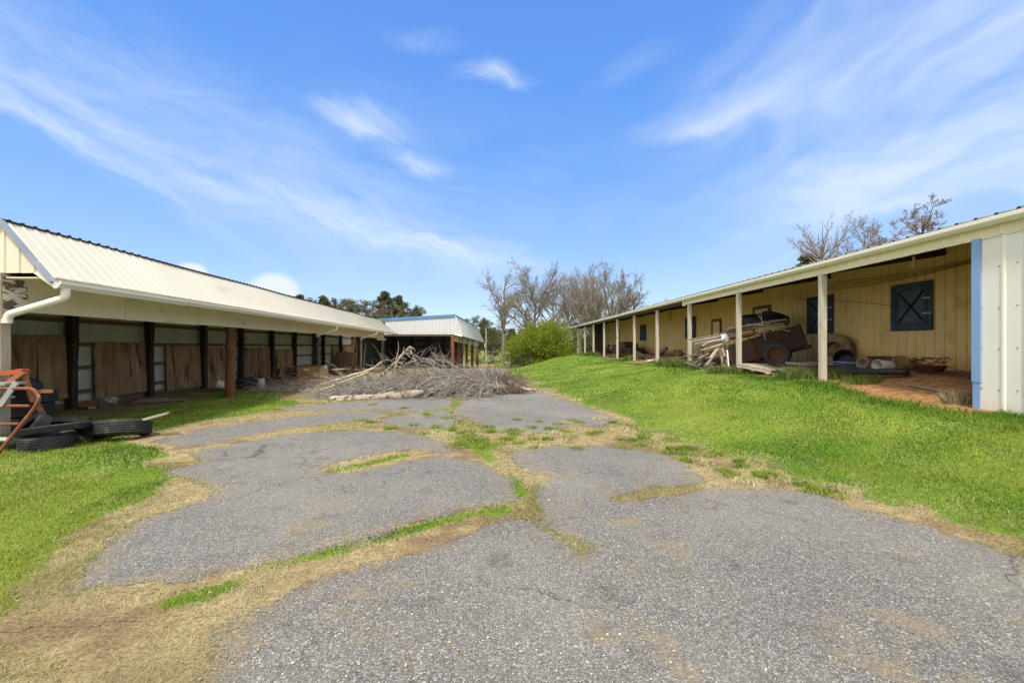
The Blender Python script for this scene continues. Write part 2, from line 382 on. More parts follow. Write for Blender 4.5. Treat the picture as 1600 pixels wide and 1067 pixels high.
m_redwood = pm('reddish weathered board', [(.20, .06, .03), (.36, .13, .06)], 3., rough=.8, bump=.2)
m_bark = pm('grey brown bark', [(.12, .10, .08), (.23, .20, .165)], 4., (3, 3, 1), rough=.95, bump=.5, bscale=12)
m_twig = pm('bare grey twigs', [(.17, .145, .12), (.27, .235, .195)], 3., rough=.95, bump=0)
m_dead = pm('dead pale branch wood', [(.24, .20, .15), (.42, .36, .28)], 6., rough=.95, bump=.8, bscale=14, stains=[((.11, .085, .06), 6., (1, 1, 1), .52, .60), ((.50, .45, .37), 9., (1, 1, 1), .60, .68)])
m_pale = pm('pale peeled wood', [(.46, .37, .24), (.58, .49, .35)], 4., rough=.9, bump=.2)
m_brush = pm('dry grey brush', [(.075, .068, .061), (.28, .255, .225), (.145, .13, .116)], 5., rough=.95, bump=0)
m_brushred = pm('dry reddish brush', [(.10, .075, .062), (.20, .155, .13)], 5., rough=.95, bump=0)
m_plastic = pm('off white plastic', [(.60, .58, .52), (.70, .69, .64)], 3., rough=.5, bump=.03, stains=[((.42, .32, .20), 4., (1, 1, 1), .60, .8)])
m_clear = pm('dusty clear plastic', [(.36, .33, .27), (.48, .45, .38)], 3., rough=.45, bump=.03)
m_card = pm('cardboard', [(.42, .30, .18), (.52, .38, .24)], 3., rough=.9, bump=.05)
m_bluetub = pm('blue plastic', [(.10, .16, .30), (.16, .24, .40)], 3., rough=.5, bump=.03)
m_stone = pm('pale stone', [(.36, .33, .29), (.55, .52, .47)], 6., rough=.95, bump=.4)
m_cloth = pm('grey white rag', [(.55, .55, .54), (.70, .70, .69)], 6., rough=.95, bump=.3)
m_bag = pm('black plastic bag', [(.015, .015, .016), (.035, .035, .036)], 6., rough=.45, bump=.4, bscale=14)
m_maroon = pm('dark brown furniture wood', [(.05, .025, .018), (.11, .055, .035)], 4., rough=.7, bump=.1)
m_redtile = pm('weathered pink red roof', [(.26, .14, .12), (.34, .2, .17)], 3., rough=.9, bump=.1)
m_galv = pm('galvanised wire', [(.25, .24, .22), (.35, .34, .32)], 3., rough=.5, bump=0)

def leafmat(name, c0, c1, trans=.25, spec=.1, c2=None, big=1.5):
    m = bpy.data.materials.new(name); m.use_nodes = True; N = NT(m.node_tree); bs = m.node_tree.nodes['Principled BSDF']
    at = N.new('ShaderNodeAttribute', attribute_name='mask'); sep = N.new('ShaderNodeSeparateColor'); N.put(sep.inputs[0], at.outputs['Color'])
    co = N.new('ShaderNodeTexCoord').outputs['Object']
    f = N.math('ADD', N.math('MULTIPLY', sep.outputs[0], .75), N.math('MULTIPLY', N.noise(co, big, 4), .5), clamp=True)
    stops = [(.15, c0), (.85, c1)] if c2 is None else [(.15, c0), (.55, c1), (.9, c2)]
    col = N.ramp(f, stops)
    N.put(bs.inputs['Base Color'], col); bs.inputs['Roughness'].default_value = .75; bs.inputs['Specular IOR Level'].default_value = spec
    tr = N.new('ShaderNodeBsdfTranslucent'); N.put(tr.inputs[0], col)
    mx = N.new('ShaderNodeMixShader'); mx.inputs[0].default_value = trans
    N.l.new(bs.outputs[0], mx.inputs[1]); N.l.new(tr.outputs[0], mx.inputs[2]); N.l.new(mx.outputs[0], m.node_tree.nodes['Material Output'].inputs[0])
    return m
m_grass = leafmat('lawn blades', (.040, .100, .012), (.098, .190, .018), .25, c2=(.27, .295, .06), big=.55)
m_weed = leafmat('weed blades', (.055, .105, .018), (.115, .175, .034), .25, c2=(.24, .235, .09))
m_straw = leafmat('dry straw', (.16, .125, .06), (.35, .295, .16), .15, c2=(.52, .46, .29), big=1.)
m_bush = leafmat('yellow green leaves', (.08, .125, .010), (.165, .22, .018), .28, c2=(.28, .325, .045), big=.8)
m_needle = leafmat('pine needles', (.06, .07, .036), (.125, .13, .07), .18, big=.6)
m_wood = leafmat('mixed woodland leaves', (.08, .075, .042), (.165, .15, .09), .2, big=.4)
m_spring = leafmat('spring shrub leaves', (.13, .15, .04), (.24, .25, .08), .3, big=.6)
# ------------------------------------------------------------------ pavement outlines (measured on the photograph, laid on the ground)
def gp(pts): return [((x - CX) * (F * EYE / (y - HY)) / F, F * EYE / (y - HY)) for x, y in pts]
SLABS = [
 [(118,917),(160,866),(215,818),(330,782),(352,762),(300,748),(262,738),(322,722),(305,706),(372,694),(455,678),(560,674),(640,678),(690,692),(700,705),(640,700),(570,712),(510,726),(500,736),(518,745),(560,738),(632,722),(690,714),(745,722),(792,750),(802,782),(760,788),(680,803),(560,842),(450,868),(330,890),(300,906),(200,912)],
 [(245,690),(330,669),(450,653),(540,644),(596,642),(588,654),(500,664),(440,670),(356,687),(300,698)],
 [(425,638),(520,631),(600,624),(690,622),(706,628),(700,637),(655,643),(560,640),(500,641)],
 [(606,652),(690,642),(722,655),(696,669),(625,668),(598,660)],
 [(722,632),(742,618),(790,611),(842,612),(900,632),(962,657),(930,666),(862,664),(848,676),(790,674),(735,655),(712,642)],
 [(803,706),(870,698),(960,699),(1030,710),(1075,732),(1090,750),(1060,756),(990,764),(942,775),(958,786),(1010,784),(1060,776),(1120,765),(1200,767),(1270,772),(1340,795),(1400,815),(1500,845),(1600,885),(1760,960),(2100,1160),(2300,1500),(-200,1500),(250,1180),(345,1040),(352,1000),(430,942),(530,900),(640,872),(760,832),(818,812),(850,832),(878,850),(898,872),(942,868),(930,850),(882,836),(856,815),(846,780),(852,755),(882,742),(832,736),(806,722)],
 [(845,658),(880,655),(905,660),(880,668),(850,667)],
]
SL_W = [gp(p) for p in SLABS]
def rough_poly(poly, amp=.05):
    out = []; n = len(poly)
    for i in range(n):
        a = Vector((*poly[i], 0)); b = Vector((*poly[(i + 1) % n], 0)); L = (b - a).length
        k = max(1, int(L / max(.05, .012 * a.y)))
        dirn = (b - a).normalized() if L > 0 else Vector((1, 0, 0)); nr = Vector((-dirn.y, dirn.x, 0))
        for j in range(k):
            p = a.lerp(b, j / k)
            o = mnoise.fractal(p * 1.6, .8, 2.1, 4) * amp * 1.8 + mnoise.fractal(p * 8, .8, 2.1, 3) * amp * .8
            s = min(1.6, .5 + p.y * .07)
            out.append((p.x + nr.x * o * s, p.y + nr.y * o * s))
    return out
def inside(poly, x, y):
    p = np.asarray(poly); x1, y1 = p[:, 0], p[:, 1]; x2, y2 = np.roll(x1, -1), np.roll(y1, -1)
    res = np.zeros(x.shape, bool)
    for a, b, c, d in zip(x1, y1, x2, y2):
        if b == d: continue
        hit = ((b > y) != (d > y)) & (x < (c - a) * (y - b) / (d - b) + a); res ^= hit
    return res
def on_asphalt(x, y, coarse=True):
    r = np.zeros(x.shape, bool)
    for p in SL_W: r |= inside(p, x, y)
    return r
def vnoise(x, y, sc_, seed=0):
    """cheap smooth value noise"""
    x = x * sc_ + seed * 17.3; y = y * sc_ + seed * 7.1
    xi = np.floor(x); yi = np.floor(y); fx = x - xi; fy = y - yi; fx = fx * fx * (3 - 2 * fx); fy = fy * fy * (3 - 2 * fy)
    def h(a, b):
        s = np.sin(a * 127.1 + b * 311.7 + seed * 3.7) * 43758.5453; return s - np.floor(s)
    return (h(xi, yi) * (1 - fx) + h(xi + 1, yi) * fx) * (1 - fy) + (h(xi, yi + 1) * (1 - fx) + h(xi + 1, yi + 1) * fx) * fy
def fnoise(x, y, s, seed=0): return .55 * vnoise(x, y, s, seed) + .3 * vnoise(x, y, s * 2.3, seed + 1) + .15 * vnoise(x, y, s * 5.1, seed + 2)
# lawn edge on the right (s of the first solid green), left lawn polygons, green strips in the cracks
EDGE_PX = [(1800,985),(1600,862),(1500,828),(1400,795),(1290,765),(1220,748),(1130,715),(1060,692),(1000,668),(960,650),(905,628),(850,605),(818,592),(800,583),(792,578)]
EW = gp(EDGE_PX); EY = np.array([p[1] for p in EW]); EX = np.array([p[0] for p in EW])
LEFT_GREEN = [gp([(-900,1300),(-500,960),(0,962),(40,945),(40,905),(95,845),(150,808),(240,782),(258,740),(235,705),(200,690),(260,668),(330,656),(440,640),(470,632),(430,622),(470,612),(470,604),(300,615),(170,628),(100,640),(-200,690),(-900,900)])]
STRIPS = [([(270,938),(335,926),(400,895),(500,868),(600,840),(700,812),(790,797)], .075, .95), ([(512,738),(560,728),(632,712)], .09, .9), ([(735,692),(765,715),(800,742),(812,768)], .13, .9),
          ([(690,688),(740,680),(765,700)], .16, .6), ([(700,668),(760,676),(830,676),(900,668),(960,664)], .2, .35), ([(640,680),(668,678)], .09, .7), ([(440,662),(520,650),(600,645),(640,640)], .1, .75),
          ([(700,628),(720,640),(700,655),(690,668)], .35, .75), ([(960,782),(1020,772),(1090,762)], .06, .35), ([(1065,716),(1100,725),(1140,738)], .12, .8), ([(1140,740),(1210,752),(1290,768)], .12, .45),
          ([(280,742),(312,744)], .06, .6), ([(640,642),(700,640),(715,632)], .2, .7), ([(420,636),(500,630),(560,625)], .15, .5), ([(630,632),(660,620),(720,612),(735,606)], .3, .8), ([(905,868),(935,866)], .05, .25)]
def strip_mask(x, y):
    m = np.zeros(x.shape)
    for pts, wd, k in STRIPS:
        g = gp(pts)
        for (a, b), (c, d) in zip(g[:-1], g[1:]):
            vx, vy = c - a, d - b; L2 = vx * vx + vy * vy + 1e-9
            t = np.clip(((x - a) * vx + (y - b) * vy) / L2, 0, 1)
            # strips measured in view: widen along the line of sight
            dist = np.hypot(x - a - t * vx, (y - b - t * vy) * .6)
            m = np.maximum(m, k * (1 - sm(wd * .5, wd * 1.25, dist)))
    brk = sm(.30, .55, fnoise(x, y, 2.2, 81)); return m * (.35 + .65 * brk)
def green_mask(x, y):
    ex = np.interp(y, EY, EX)
    far = y > 38
    ex = np.where(far, np.interp(y, [38, 48, 60], [-.4, -1.5, -3]), ex)
    wob = (fnoise(x, y, .9, 3) - .5) * np.clip(.22 * y * .25 + .35, .3, 1.5)
    d = x - ex + wob + .12
    m = sm(-.35, .75, d + (fnoise(x, y, 3.2, 14) - .5) * .9)
    s = x + y * 18 / 700
    clay = sm(7.2, 7.9, s + (fnoise(x, y, .8, 9) - .5) * 1.4) * (y > 7.0) * (1 - sm(48, 54, y))
    m = m * (1 - clay)
    lg = np.zeros(x.shape, bool)
    for p in LEFT_GREEN: lg |= inside(p, x + (fnoise(x, y, 1.1, 5) - .5) * .5, y + (fnoise(x, y, 1.1, 6) - .5) * .7)
    m = np.maximum(m, lg * 1.0)
    m = np.maximum(m, strip_mask(x, y))
    m = np.maximum(m, (y > 50) * sm(.35, .6, fnoise(x, y, .12, 8)))
    sl = x + y * 55 / 700
    m = m * (1 - (sl < -8.2) * (y < 37) * sm(.3, .55, fnoise(x, y, .6, 12) + np.clip((-8.2 - sl) * .3, 0, .6)))
    return m, clay
# ------------------------------------------------------------------ ground sheet
def axis(lo, hi, fine_lo, fine_hi, step, grow):
    a = list(np.arange(fine_lo, fine_hi, step)); v = fine_hi; st = step
    while v < hi: a.append(v); st *= grow; v += st
    a.append(hi); v = fine_lo; st = step; b = []
    while v > lo: st *= grow; v -= st; b.append(max(v, lo))
    return np.array(b[::-1] + a)
gx = axis(-700, 700, -13, 15, .14, 1.12)
ys = [-30.]; st = 4.
while ys[-1] < -1: ys.append(ys[-1] + 3)
ys[-1] = 0.; v = 0.
while v < 900: v += max(.12, .018 * v if v < 60 else .06 * v); ys.append(v)
gy = np.array(ys)
X, Y = np.meshgrid(gx, gy); Zt = terr_np(X, Y)
gm, cm = green_mask(X, Y)
drt = (1 - sm(.30, .52, fnoise(X, Y, 2.0, 61))) * (1 - gm)
sl_ = X + Y * 55 / 700
shedfloor = ((sl_ < -7.9) & (sl_ > -11) & (Y < 37) & (Y > 6)).astype(float) * .9
cm2 = np.maximum(cm, shedfloor * .55)
col = np.stack([gm, cm2, drt, np.ones_like(gm)], -1).reshape(-1, 4)
idx = np.arange(X.size).reshape(X.shape)
quads = np.stack([idx[:-1, :-1], idx[:-1, 1:], idx[1:, 1:], idx[1:, :-1]], -1).reshape(-1, 4)
def asphalt_col(N, co):
    def vor(sc_):
        v = N.new('ShaderNodeTexVoronoi', feature='F1'); N.put(v.inputs['Vector'], N.vec('ADD', co, N.vec('MULTIPLY', N.noise(co, sc_ * .8, 2, col=True), (.4 / sc_,) * 3))); v.inputs['Scale'].default_value = sc_; return v
    v1 = vor(145); v2 = vor(78)
    s1 = N.new('ShaderNodeSeparateColor'); N.put(s1.inputs[0], v1.outputs['Color']); s2 = N.new('ShaderNodeSeparateColor'); N.put(s2.inputs[0], v2.outputs['Color'])
    # aggregate: mostly grey chips, some pale, set in a darker binder
    chip = N.ramp(s1.outputs[0], [(.0, (.07, .067, .063)), (.45, (.158, .153, .146)), (.80, (.245, .238, .226)), (.95, (.43, .415, .39))])
    chip2 = N.ramp(s2.outputs[1], [(.0, (.09, .087, .082)), (.6, (.17, .165, .156)), (.92, (.27, .262, .246)), (.99, (.48, .45, .41))])
    colr = N.mix(N.mapr(s2.outputs[0], .62, .70), chip, chip2)
    colr = N.mix(N.mapr(v1.outputs['Distance'], .35, .75, 0., .5), colr, (.072, .069, .065))
    big = N.noise(co, .55, 5, .6); mid = N.noise(co, 2.6, 5, .65)
    colr = N.mix(N.mapr(big, .38, .68, 0., .45), colr, N.mix(.5, colr, (.33, .31, .27)))
    colr = N.mix(N.mapr(mid, .46, .26, 0., .55), colr, (.075, .068, .06))
    colr = N.mix(N.math('MULTIPLY', N.mapr(N.noise(N.mapping(co, loc=(4, 9, 0)), 1.1, 6, .7), .56, .70), .55), colr, N.mix(fine_st(N, co), (.17, .125, .065), (.33, .26, .15)))
    # hairline cracks, only in places
    ve = N.new('ShaderNodeTexVoronoi', feature='DISTANCE_TO_EDGE'); N.put(ve.inputs['Vector'], N.vec('ADD', co, N.vec('MULTIPLY', N.noise(co, 2.5, 5, .7, col=True), (.55, .55, 0)))); ve.inputs['Scale'].default_value = .9
    ck = N.math('MULTIPLY', N.mapr(ve.outputs['Distance'], .010, .003), N.mapr(N.noise(co, .5, 3), .50, .58)); colr = N.mix(N.math('MULTIPLY', ck, .55), colr, (.045, .04, .033))
    sp = N.mapr(N.noise(N.mapping(co, loc=(7, 3, 1)), 1.9, 3), .70, .76); colr = N.mix(N.math('MULTIPLY', sp, .28), colr, (.06, .055, .05))
    return colr, v1.outputs['Distance'], mid
def asphalt_mat(name):
    m = bpy.data.materials.new(name); m.use_nodes = True; N = NT(m.node_tree); bs = m.node_tree.nodes['Principled BSDF']
    co = N.new('ShaderNodeTexCoord').outputs['Object']; colr, dist, mid = asphalt_col(N, co)
    N.put(bs.inputs['Base Color'], colr); bs.inputs['Roughness'].default_value = .9; bs.inputs['Specular IOR Level'].default_value = .2
    return m
def fine_st(N, co): return N.noise(co, 60, 3, .7)
def ground_mat(name='grass straw and clay', paved=False):
    m = bpy.data.materials.new(name); m.use_nodes = True; N = NT(m.node_tree); bs = m.node_tree.nodes['Principled BSDF']
    at = N.new('ShaderNodeAttribute', attribute_name='mask'); sep = N.new('ShaderNodeSeparateColor'); N.put(sep.inputs[0], at.outputs['Color'])
    co = N.new('ShaderNodeTexCoord').outputs['Object']
    fine = N.noise(co, 42, 5, .7); mid = N.noise(co, 7, 5, .65); big = N.noise(co, .6, 4, .6)
    straw = N.ramp(N.math('ADD', N.math('MULTIPLY', fine, .6), N.math('MULTIPLY', mid, .4)), [(.36, (.10, .073, .037)), (.5, (.25, .195, .10)), (.62, (.40, .33, .185))])
    straw = N.mix(N.math('MULTIPLY', sep.outputs[2], .85), straw, N.ramp(fine, [(.35, (.075, .05, .028)), (.65, (.20, .145, .08))]))
    green = N.ramp(N.math('ADD', N.math('MULTIPLY', fine, .45), N.math('MULTIPLY', big, .55)), [(.33, (.055, .10, .012)), (.5, (.115, .18, .02)), (.66, (.25, .265, .05))])
    clay = N.ramp(N.math('ADD', N.math('MULTIPLY', fine, .4), N.math('MULTIPLY', mid, .6)), [(.34, (.11, .06, .028)), (.5, (.28, .145, .06)), (.66, (.42, .27, .13))])
    g = N.mapr(N.math('ADD', sep.outputs[0], N.math('MULTIPLY', N.math('SUBTRACT', mid, .5), .9)), .35, .65)
    c = N.mapr(N.math('ADD', sep.outputs[1], N.math('MULTIPLY', N.math('SUBTRACT', mid, .5), .7)), .35, .7)
    colr = N.mix(g, straw, green) if paved else N.mix(c, N.mix(g, straw, green), clay)
    bump_h = N.math('ADD', N.math('MULTIPLY', fine, .5), mid)
    if paved:
        ac, adist, amid = asphalt_col(N, co)
        # ragged slab edge: distance to the outline broken up by noise at several sizes
        jag = N.math('ADD', N.math('MULTIPLY', N.math('SUBTRACT', N.noise(co, 2.2, 7, .72), .5), .62), N.math('MULTIPLY', N.math('SUBTRACT', N.noise(co, 30, 4, .7), .5), .10))
        sd = N.math('ADD', N.math('SUBTRACT', sep.outputs[1], .5), jag)
        worn = N.math('MULTIPLY', N.mapr(sd, -.30, .0), N.mapr(N.noise(co, 9, 5, .7), .40, .62)); worn = N.math('MULTIPLY', worn, .8)
        ac = N.mix(worn, ac, N.mix(.35, straw, ac))
        e_ = N.mapr(sd, -.018, .018); colr = N.mix(e_, ac, colr)
        bump_h = N.math('ADD', N.math('MULTIPLY', bump_h, e_), N.math('MULTIPLY', N.math('SUBTRACT', 1., e_), N.math('MULTIPLY', adist, -.35)))
    N.put(bs.inputs['Base Color'], colr); bs.inputs['Roughness'].default_value = .95; bs.inputs['Specular IOR Level'].default_value = .1
    b = N.new('ShaderNodeBump'); b.inputs['Strength'].default_value = .7; b.inputs['Distance'].default_value = .03
    N.put(b.inputs['Height'], bump_h); N.put(bs.inputs['Normal'], b.outputs[0])
    return m
ground = np_obj('ground', np.stack([X, Y, Zt], -1).reshape(-1, 3), quads, ground_mat(), col=col, smooth=True)
tag(ground, 'wide grassy ground with straw and orange clay around the pavement', 'ground', kind='structure')

m_asph = asphalt_mat('worn chip asphalt')
def seg_dist(poly, x, y):
    d = np.full(x.shape, 9.); n = len(poly)
    for i in range(n):
        a, b = poly[i]; c, e_ = poly[(i + 1) % n]; vx, vy = c - a, e_ - b; t = np.clip(((x - a) * vx + (y - b) * vy) / (vx * vx + vy * vy + 1e-9), 0, 1)
        d = np.minimum(d, np.hypot(x - a - t * vx, y - b - t * vy))
    return d
def slab_sd(x, y):
    best = np.full(x.shape, 9.)
    for p in SL_W:
        dd = seg_dist(p, x, y); best = np.minimum(best, np.where(inside(p, x, y), -dd, dd))
    return best
dys = [1.2]
while dys[-1] < 24: dys.append(dys[-1] + max(.05, .011 * dys[-1]))
DX, DY = np.meshgrid(np.arange(-10, 10.01, .055), np.array(dys))
SD = slab_sd(DX, DY)
ok = SD < .38 + .02 * DY
cell = ok[:-1, :-1] | ok[:-1, 1:] | ok[1:, 1:] | ok[1:, :-1]
di = np.arange(DX.size).reshape(DX.shape)
dq = np.stack([di[:-1, :-1], di[:-1, 1:], di[1:, 1:], di[1:, :-1]], -1)[cell]
used = np.unique(dq); remap = np.full(DX.size, -1); remap[used] = np.arange(len(used))
hz = .003 + .011 * sm(.04, -.05, SD + (fnoise(DX, DY, 3., 77) - .5) * .12)
dv_ = np.stack([DX, DY, terr_np(DX, DY) * 0 + np.maximum(terr_np(DX, DY), 0) + hz], -1).reshape(-1, 3)[used]
sdn = np.clip(SD.reshape(-1)[used] / (1 + .05 * np.clip(DY.reshape(-1)[used] - 4, 0, 20)) + .44, 0, 1); gmd, _ = green_mask(DX, DY); gmd = gmd.reshape(-1)[used]
drt2 = ((1 - sm(.30, .52, fnoise(DX, DY, 2.0, 61))) * (1 - green_mask(DX, DY)[0])).reshape(-1)[used]
m_drive = ground_mat('worn asphalt with straw edges', True)
drive = np_obj('driveway', dv_, remap[dq], m_drive, col=np.stack([gmd, sdn, drt2, np.ones_like(sdn)], -1), smooth=True)
tag(drive, 'cracked grey chip asphalt driveway split by grass filled cracks', 'driveway', kind='structure')
# the track beyond the brush pile, a draped strip
tv = []; tf = []
for k, (py_, xl, xr) in enumerate([(612, 735, 836), (604, 725, 826), (597, 722, 812), (590, 720, 803), (585, 724, 797), (581, 728, 795), (578, 733, 794), (575.5, 740, 788)]):
    a = G(xl, py_); b = G(xr, py_)
    for j in range(9):
        q = a.lerp(b, j / 8); tv.append((q.x, q.y, terr(q.x, q.y) + .016 - (.05 if j in (0, 8) else 0)))
for k in range(7):
    for j in range(8): tf.append((k * 9 + j, k * 9 + j + 1, k * 9 + j + 10, k * 9 + j + 9))
trk = np_obj('track', np.array(tv), np.array(tf), m_asph); tag(trk, 'grey gravel track running on past the brush pile', 'track', kind='structure')

# ------------------------------------------------------------------ grass, straw, chips
def sample(n, zlo, zhi, xlim=1.35):
    z = np.exp(rng.uniform(np.log(zlo), np.log(zhi), n)); a = rng.uniform(-xlim, xlim, n); return a * z, z
def blades(name, x, y, h, wd, lean, mat, c, flat=False):
    n = len(x); z = terr_np(x, y); th = rng.uniform(0, 2 * np.pi, n); ph = rng.uniform(0, 2 * np.pi, n)
    dx, dy = np.cos(th), np.sin(th); ln = h * lean
    base = np.stack([x, y, z], -1); sd = np.stack([-np.sin(ph), np.cos(ph), np.zeros(n)], -1) * wd[:, None] / 2
    mid = base + np.stack([dx * ln * .35, dy * ln * .35, h * .55], -1); tip = base + np.stack([dx * ln, dy * ln, h * np.sqrt(np.clip(1 - .35 * lean ** 2, .15, 1))], -1)
    v = np.stack([base - sd, base + sd, mid + sd * .8, mid - sd * .8, tip], 1)
    o = np.arange(n)[:, None] * 5
    f = np.concatenate([o + np.array([0, 1, 2]), o + np.array([0, 2, 3]), o + np.array([3, 2, 4])])
    colr = np.repeat(np.stack([c, c, c, np.ones(n)], -1), 5, axis=0)
    return np_obj(name, v.reshape(-1, 3), f, mat, col=colr)
x, y = sample(1200000, 2.0, 55, 1.8)
g, cl = green_mask(x + rng.normal(0, .03, x.shape), y + rng.normal(0, .04, x.shape))
patch = fnoise(x, y, .8, 31); keep = (rng.random(x.shape) < g * (.25 + 1.0 * patch)) & ~on_asphalt(x, y)
s_ = x + y * 18 / 700; keep &= ~((s_ > 11.0) & (y > 5)) & ~((s_ > 7.8) & (y < 7.2))
x, y, g, patch = x[keep], y[keep], g[keep], patch[keep]
s_ = x + y * 18 / 700
hh = rng.uniform(.013, .044, len(x)) * (.3 + 1.4 * fnoise(x, y, 1.6, 41))
tall = sm(6.2, 7.3, s_ + (fnoise(x, y, .7, 44) - .5) * 1.2) * (y > 6) * (y < 50); hh *= 1 + 1.9 * tall * (.3 + fnoise(x, y, 1.5, 43))
sl2 = x + y * 55 / 700; hh *= 1 + 1.2 * sm(-6.3, -7.3, sl2)
wd = np.clip(.0011 * y, .0035, .03) * rng.uniform(.7, 1.5, len(x))
colg = np.clip(.34 * rng.random(len(x)) + 1.3 * (fnoise(x, y, .45, 51) - .30) + .8 * (fnoise(x * 2.6, y * .45, .8, 55) - .45) + .25 * (fnoise(x, y, 2., 52) - .5), 0, 1) * (1 - .5 * tall)
gr = blades('grass', x, y, hh, wd, rng.uniform(.2, 1.3, len(x)), m_grass, colg); tag(gr, 'short mown green grass on both sides of the driveway', 'grass', kind='stuff')
x, y = sample(600000, 2.0, 30)
spill = np.where(rng.random(x.shape) < .4, .16, .05)
jx, jy = x + rng.normal(0, 1, x.shape) * spill, y + rng.normal(0, 1, x.shape) * spill * 1.4
g, cl = green_mask(x, y); asp = on_asphalt(jx, jy)
keep = (rng.random(x.shape) < (1 - .8 * g) * (1 - cl) * np.clip(3.4 * fnoise(x, y, 2.0, 61) - 1.25, .05, 1)) & (~asp | (rng.random(x.shape) < .5 * sm(.66, .82, fnoise(x, y, 1.1, 63)))) & (x < 7)
x, y = x[keep], y[keep]
n = len(x)
hh = rng.uniform(.02, .095, n); ws = np.clip(.0009 * y, .0022, .02) * rng.uniform(.6, 1.3, n)
st = blades('straw', x, y, hh * .45, ws, rng.uniform(1.5, 4.5, n), m_straw, np.clip(rng.random(n) * .6 + .9 * (fnoise(x, y, 1.2, 62) - .3), 0, 1)); tag(st, 'dry flattened straw beside the driveway and in its cracks', 'straw', kind='stuff')
x, y = sample(300000, 2.0, 26)
g, cl = green_mask(x, y); kp = (rng.random(x.shape) < sm(.42, .70, fnoise(x, y, .9, 66)) * (1 - g) * (1 - cl) * .9) & ~on_asphalt(x, y) & (x < 6); x, y = x[kp], y[kp]
sp = blades('grass', x, y, rng.uniform(.02, .055, len(x)), np.clip(.0009 * y, .003, .02) * rng.uniform(.6, 1.3, len(x)), rng.uniform(.5, 1.8, len(x)), m_grass, np.clip(.30 + .6 * rng.random(len(x)), 0, 1)); tag(sp, 'sparse yellowing grass growing up through the dry straw', 'grass', kind='stuff')
x, y = sample(2600, 2.0, 22)
kp = (fnoise(x, y, .7, 91) > .42) & ((rng.random(x.shape) < .5) | ~on_asphalt(x, y)); x, y = x[kp], y[kp]; n = len(x)
th = rng.uniform(0, 6.28, n); sl_n = rng.uniform(.004, .012, n); tl = rng.normal(0, .4, (n, 2)); zz = terr_np(x, y) + rng.uniform(.012, .04, n)
ax = np.stack([np.cos(th), np.sin(th), tl[:, 0]], -1) * sl_n[:, None]; bx_ = np.stack([-np.sin(th), np.cos(th), tl[:, 1]], -1) * sl_n[:, None] * .5; pc = np.stack([x, y, zz], -1)
cc = np.repeat(rng.random(n), 4); m_deadleaf = leafmat('dead leaves', (.09, .05, .025), (.25, .155, .075), .1, c2=(.42, .30, .17), big=3.)
dl = np_obj('leaf_litter', np.stack([pc - ax, pc - bx_, pc + ax, pc + bx_], 1).reshape(-1, 3), np.arange(n * 4).reshape(-1, 4), m_deadleaf, col=np.stack([cc] * 3 + [np.ones_like(cc)], -1)); tag(dl, 'small dead brown leaves scattered over lawn and driveway', 'leaf litter', kind='stuff')
# loose stones and chips on the worn parts
x, y = sample(15000, 2.1, 12)
kp = (fnoise(x, y, .8, 71) + .35 * (np.abs(x + .2) < 1.6) + .35 * sm(3.2, 2.2, y) * (x < 1) > .72) & on_asphalt(x + rng.normal(0, .12, len(x)), y) & (rng.random(len(x)) < .6)
x, y = x[kp], y[kp]
n = len(x)
oc = np.array([[1, 0, 0], [-1, 0, 0], [0, 1, 0], [0, -1, 0], [0, 0, 1], [0, 0, -1]], float); of = np.array([[0, 2, 4], [2, 1, 4], [1, 3, 4], [3, 0, 4], [2, 0, 5], [1, 2, 5], [3, 1, 5], [0, 3, 5]])
sz = rng.gamma(1.6, .0018, n) + .002; th = rng.uniform(0, 6.28, n)
pv = oc[None] * (sz[:, None, None] * rng.uniform(.55, 1.3, (n, 6, 1))) * np.array([1, 1, .6])
c_, s2_ = np.cos(th)[:, None], np.sin(th)[:, None]
pv = np.stack([pv[..., 0] * c_ - pv[..., 1] * s2_, pv[..., 0] * s2_ + pv[..., 1] * c_, pv[..., 2]], -1) + np.stack([x, y, terr_np(x, y) + .018], -1)[:, None]
cc = np.repeat(rng.random(n), 6); m_chip = leafmat('stone chips', (.16, .155, .15), (.34, .32, .29), 0., c2=(.55, .50, .42), big=8.)
stn = np_obj('gravel', pv.reshape(-1, 3), (np.arange(n)[:, None, None] * 6 + of[None]).reshape(-1, 3), m_chip, col=np.stack([cc] * 3 + [np.ones_like(cc)], -1)); tag(stn, 'loose stone chips scattered over the worn asphalt', 'gravel', kind='stuff')
# ================================================================== LEFT SHED
S0, S1 = 7.0, 36.8
shed = empty('open_shed', Lm(7, -8.9, 0), 'long open fronted cream shed with mansard roof on the left', 'shed')
EV = (-6.62, 2.60); TP = (-7.44, 3.56)
sn = Vector((TP[1] - EV[1], 0, EV[0] - TP[0])).normalized()
def roof_fn(u, v, h):
    t = S0 + (u - S0) * ((S1 - S0) - 3.1 * v) / (S1 - S0)
    return Lm(t, EV[0] + (TP[0] - EV[0]) * v, EV[1] + (TP[1] - EV[1]) * v + .012 * math.sin(u * .9)) + sn * h
b = MB(); b.ribbed(roof_fn, S0, S1, .235, .013, .04, nv=2); b.build('roof_panel', m_roof, shed)
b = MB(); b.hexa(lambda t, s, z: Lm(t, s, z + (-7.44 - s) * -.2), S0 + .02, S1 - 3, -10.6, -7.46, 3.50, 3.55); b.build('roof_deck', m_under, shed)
b = MB()
u = S0 + .1175
b.beam(roof_fn(S0, 1., .010), roof_fn(S1, 1., .010), .045, .03)
while u < S1:
    p = roof_fn(u, 1., .03); b.box(p, (.035, .04, .028)); u += .235
b.build('ridge_closure', m_darkpost, shed)
def gz(s): return 2.74 + max(0.02, (np.interp(s, [-10.6, -7.46, -6.70], [2.95, 3.52, 2.70]) - 2.74))
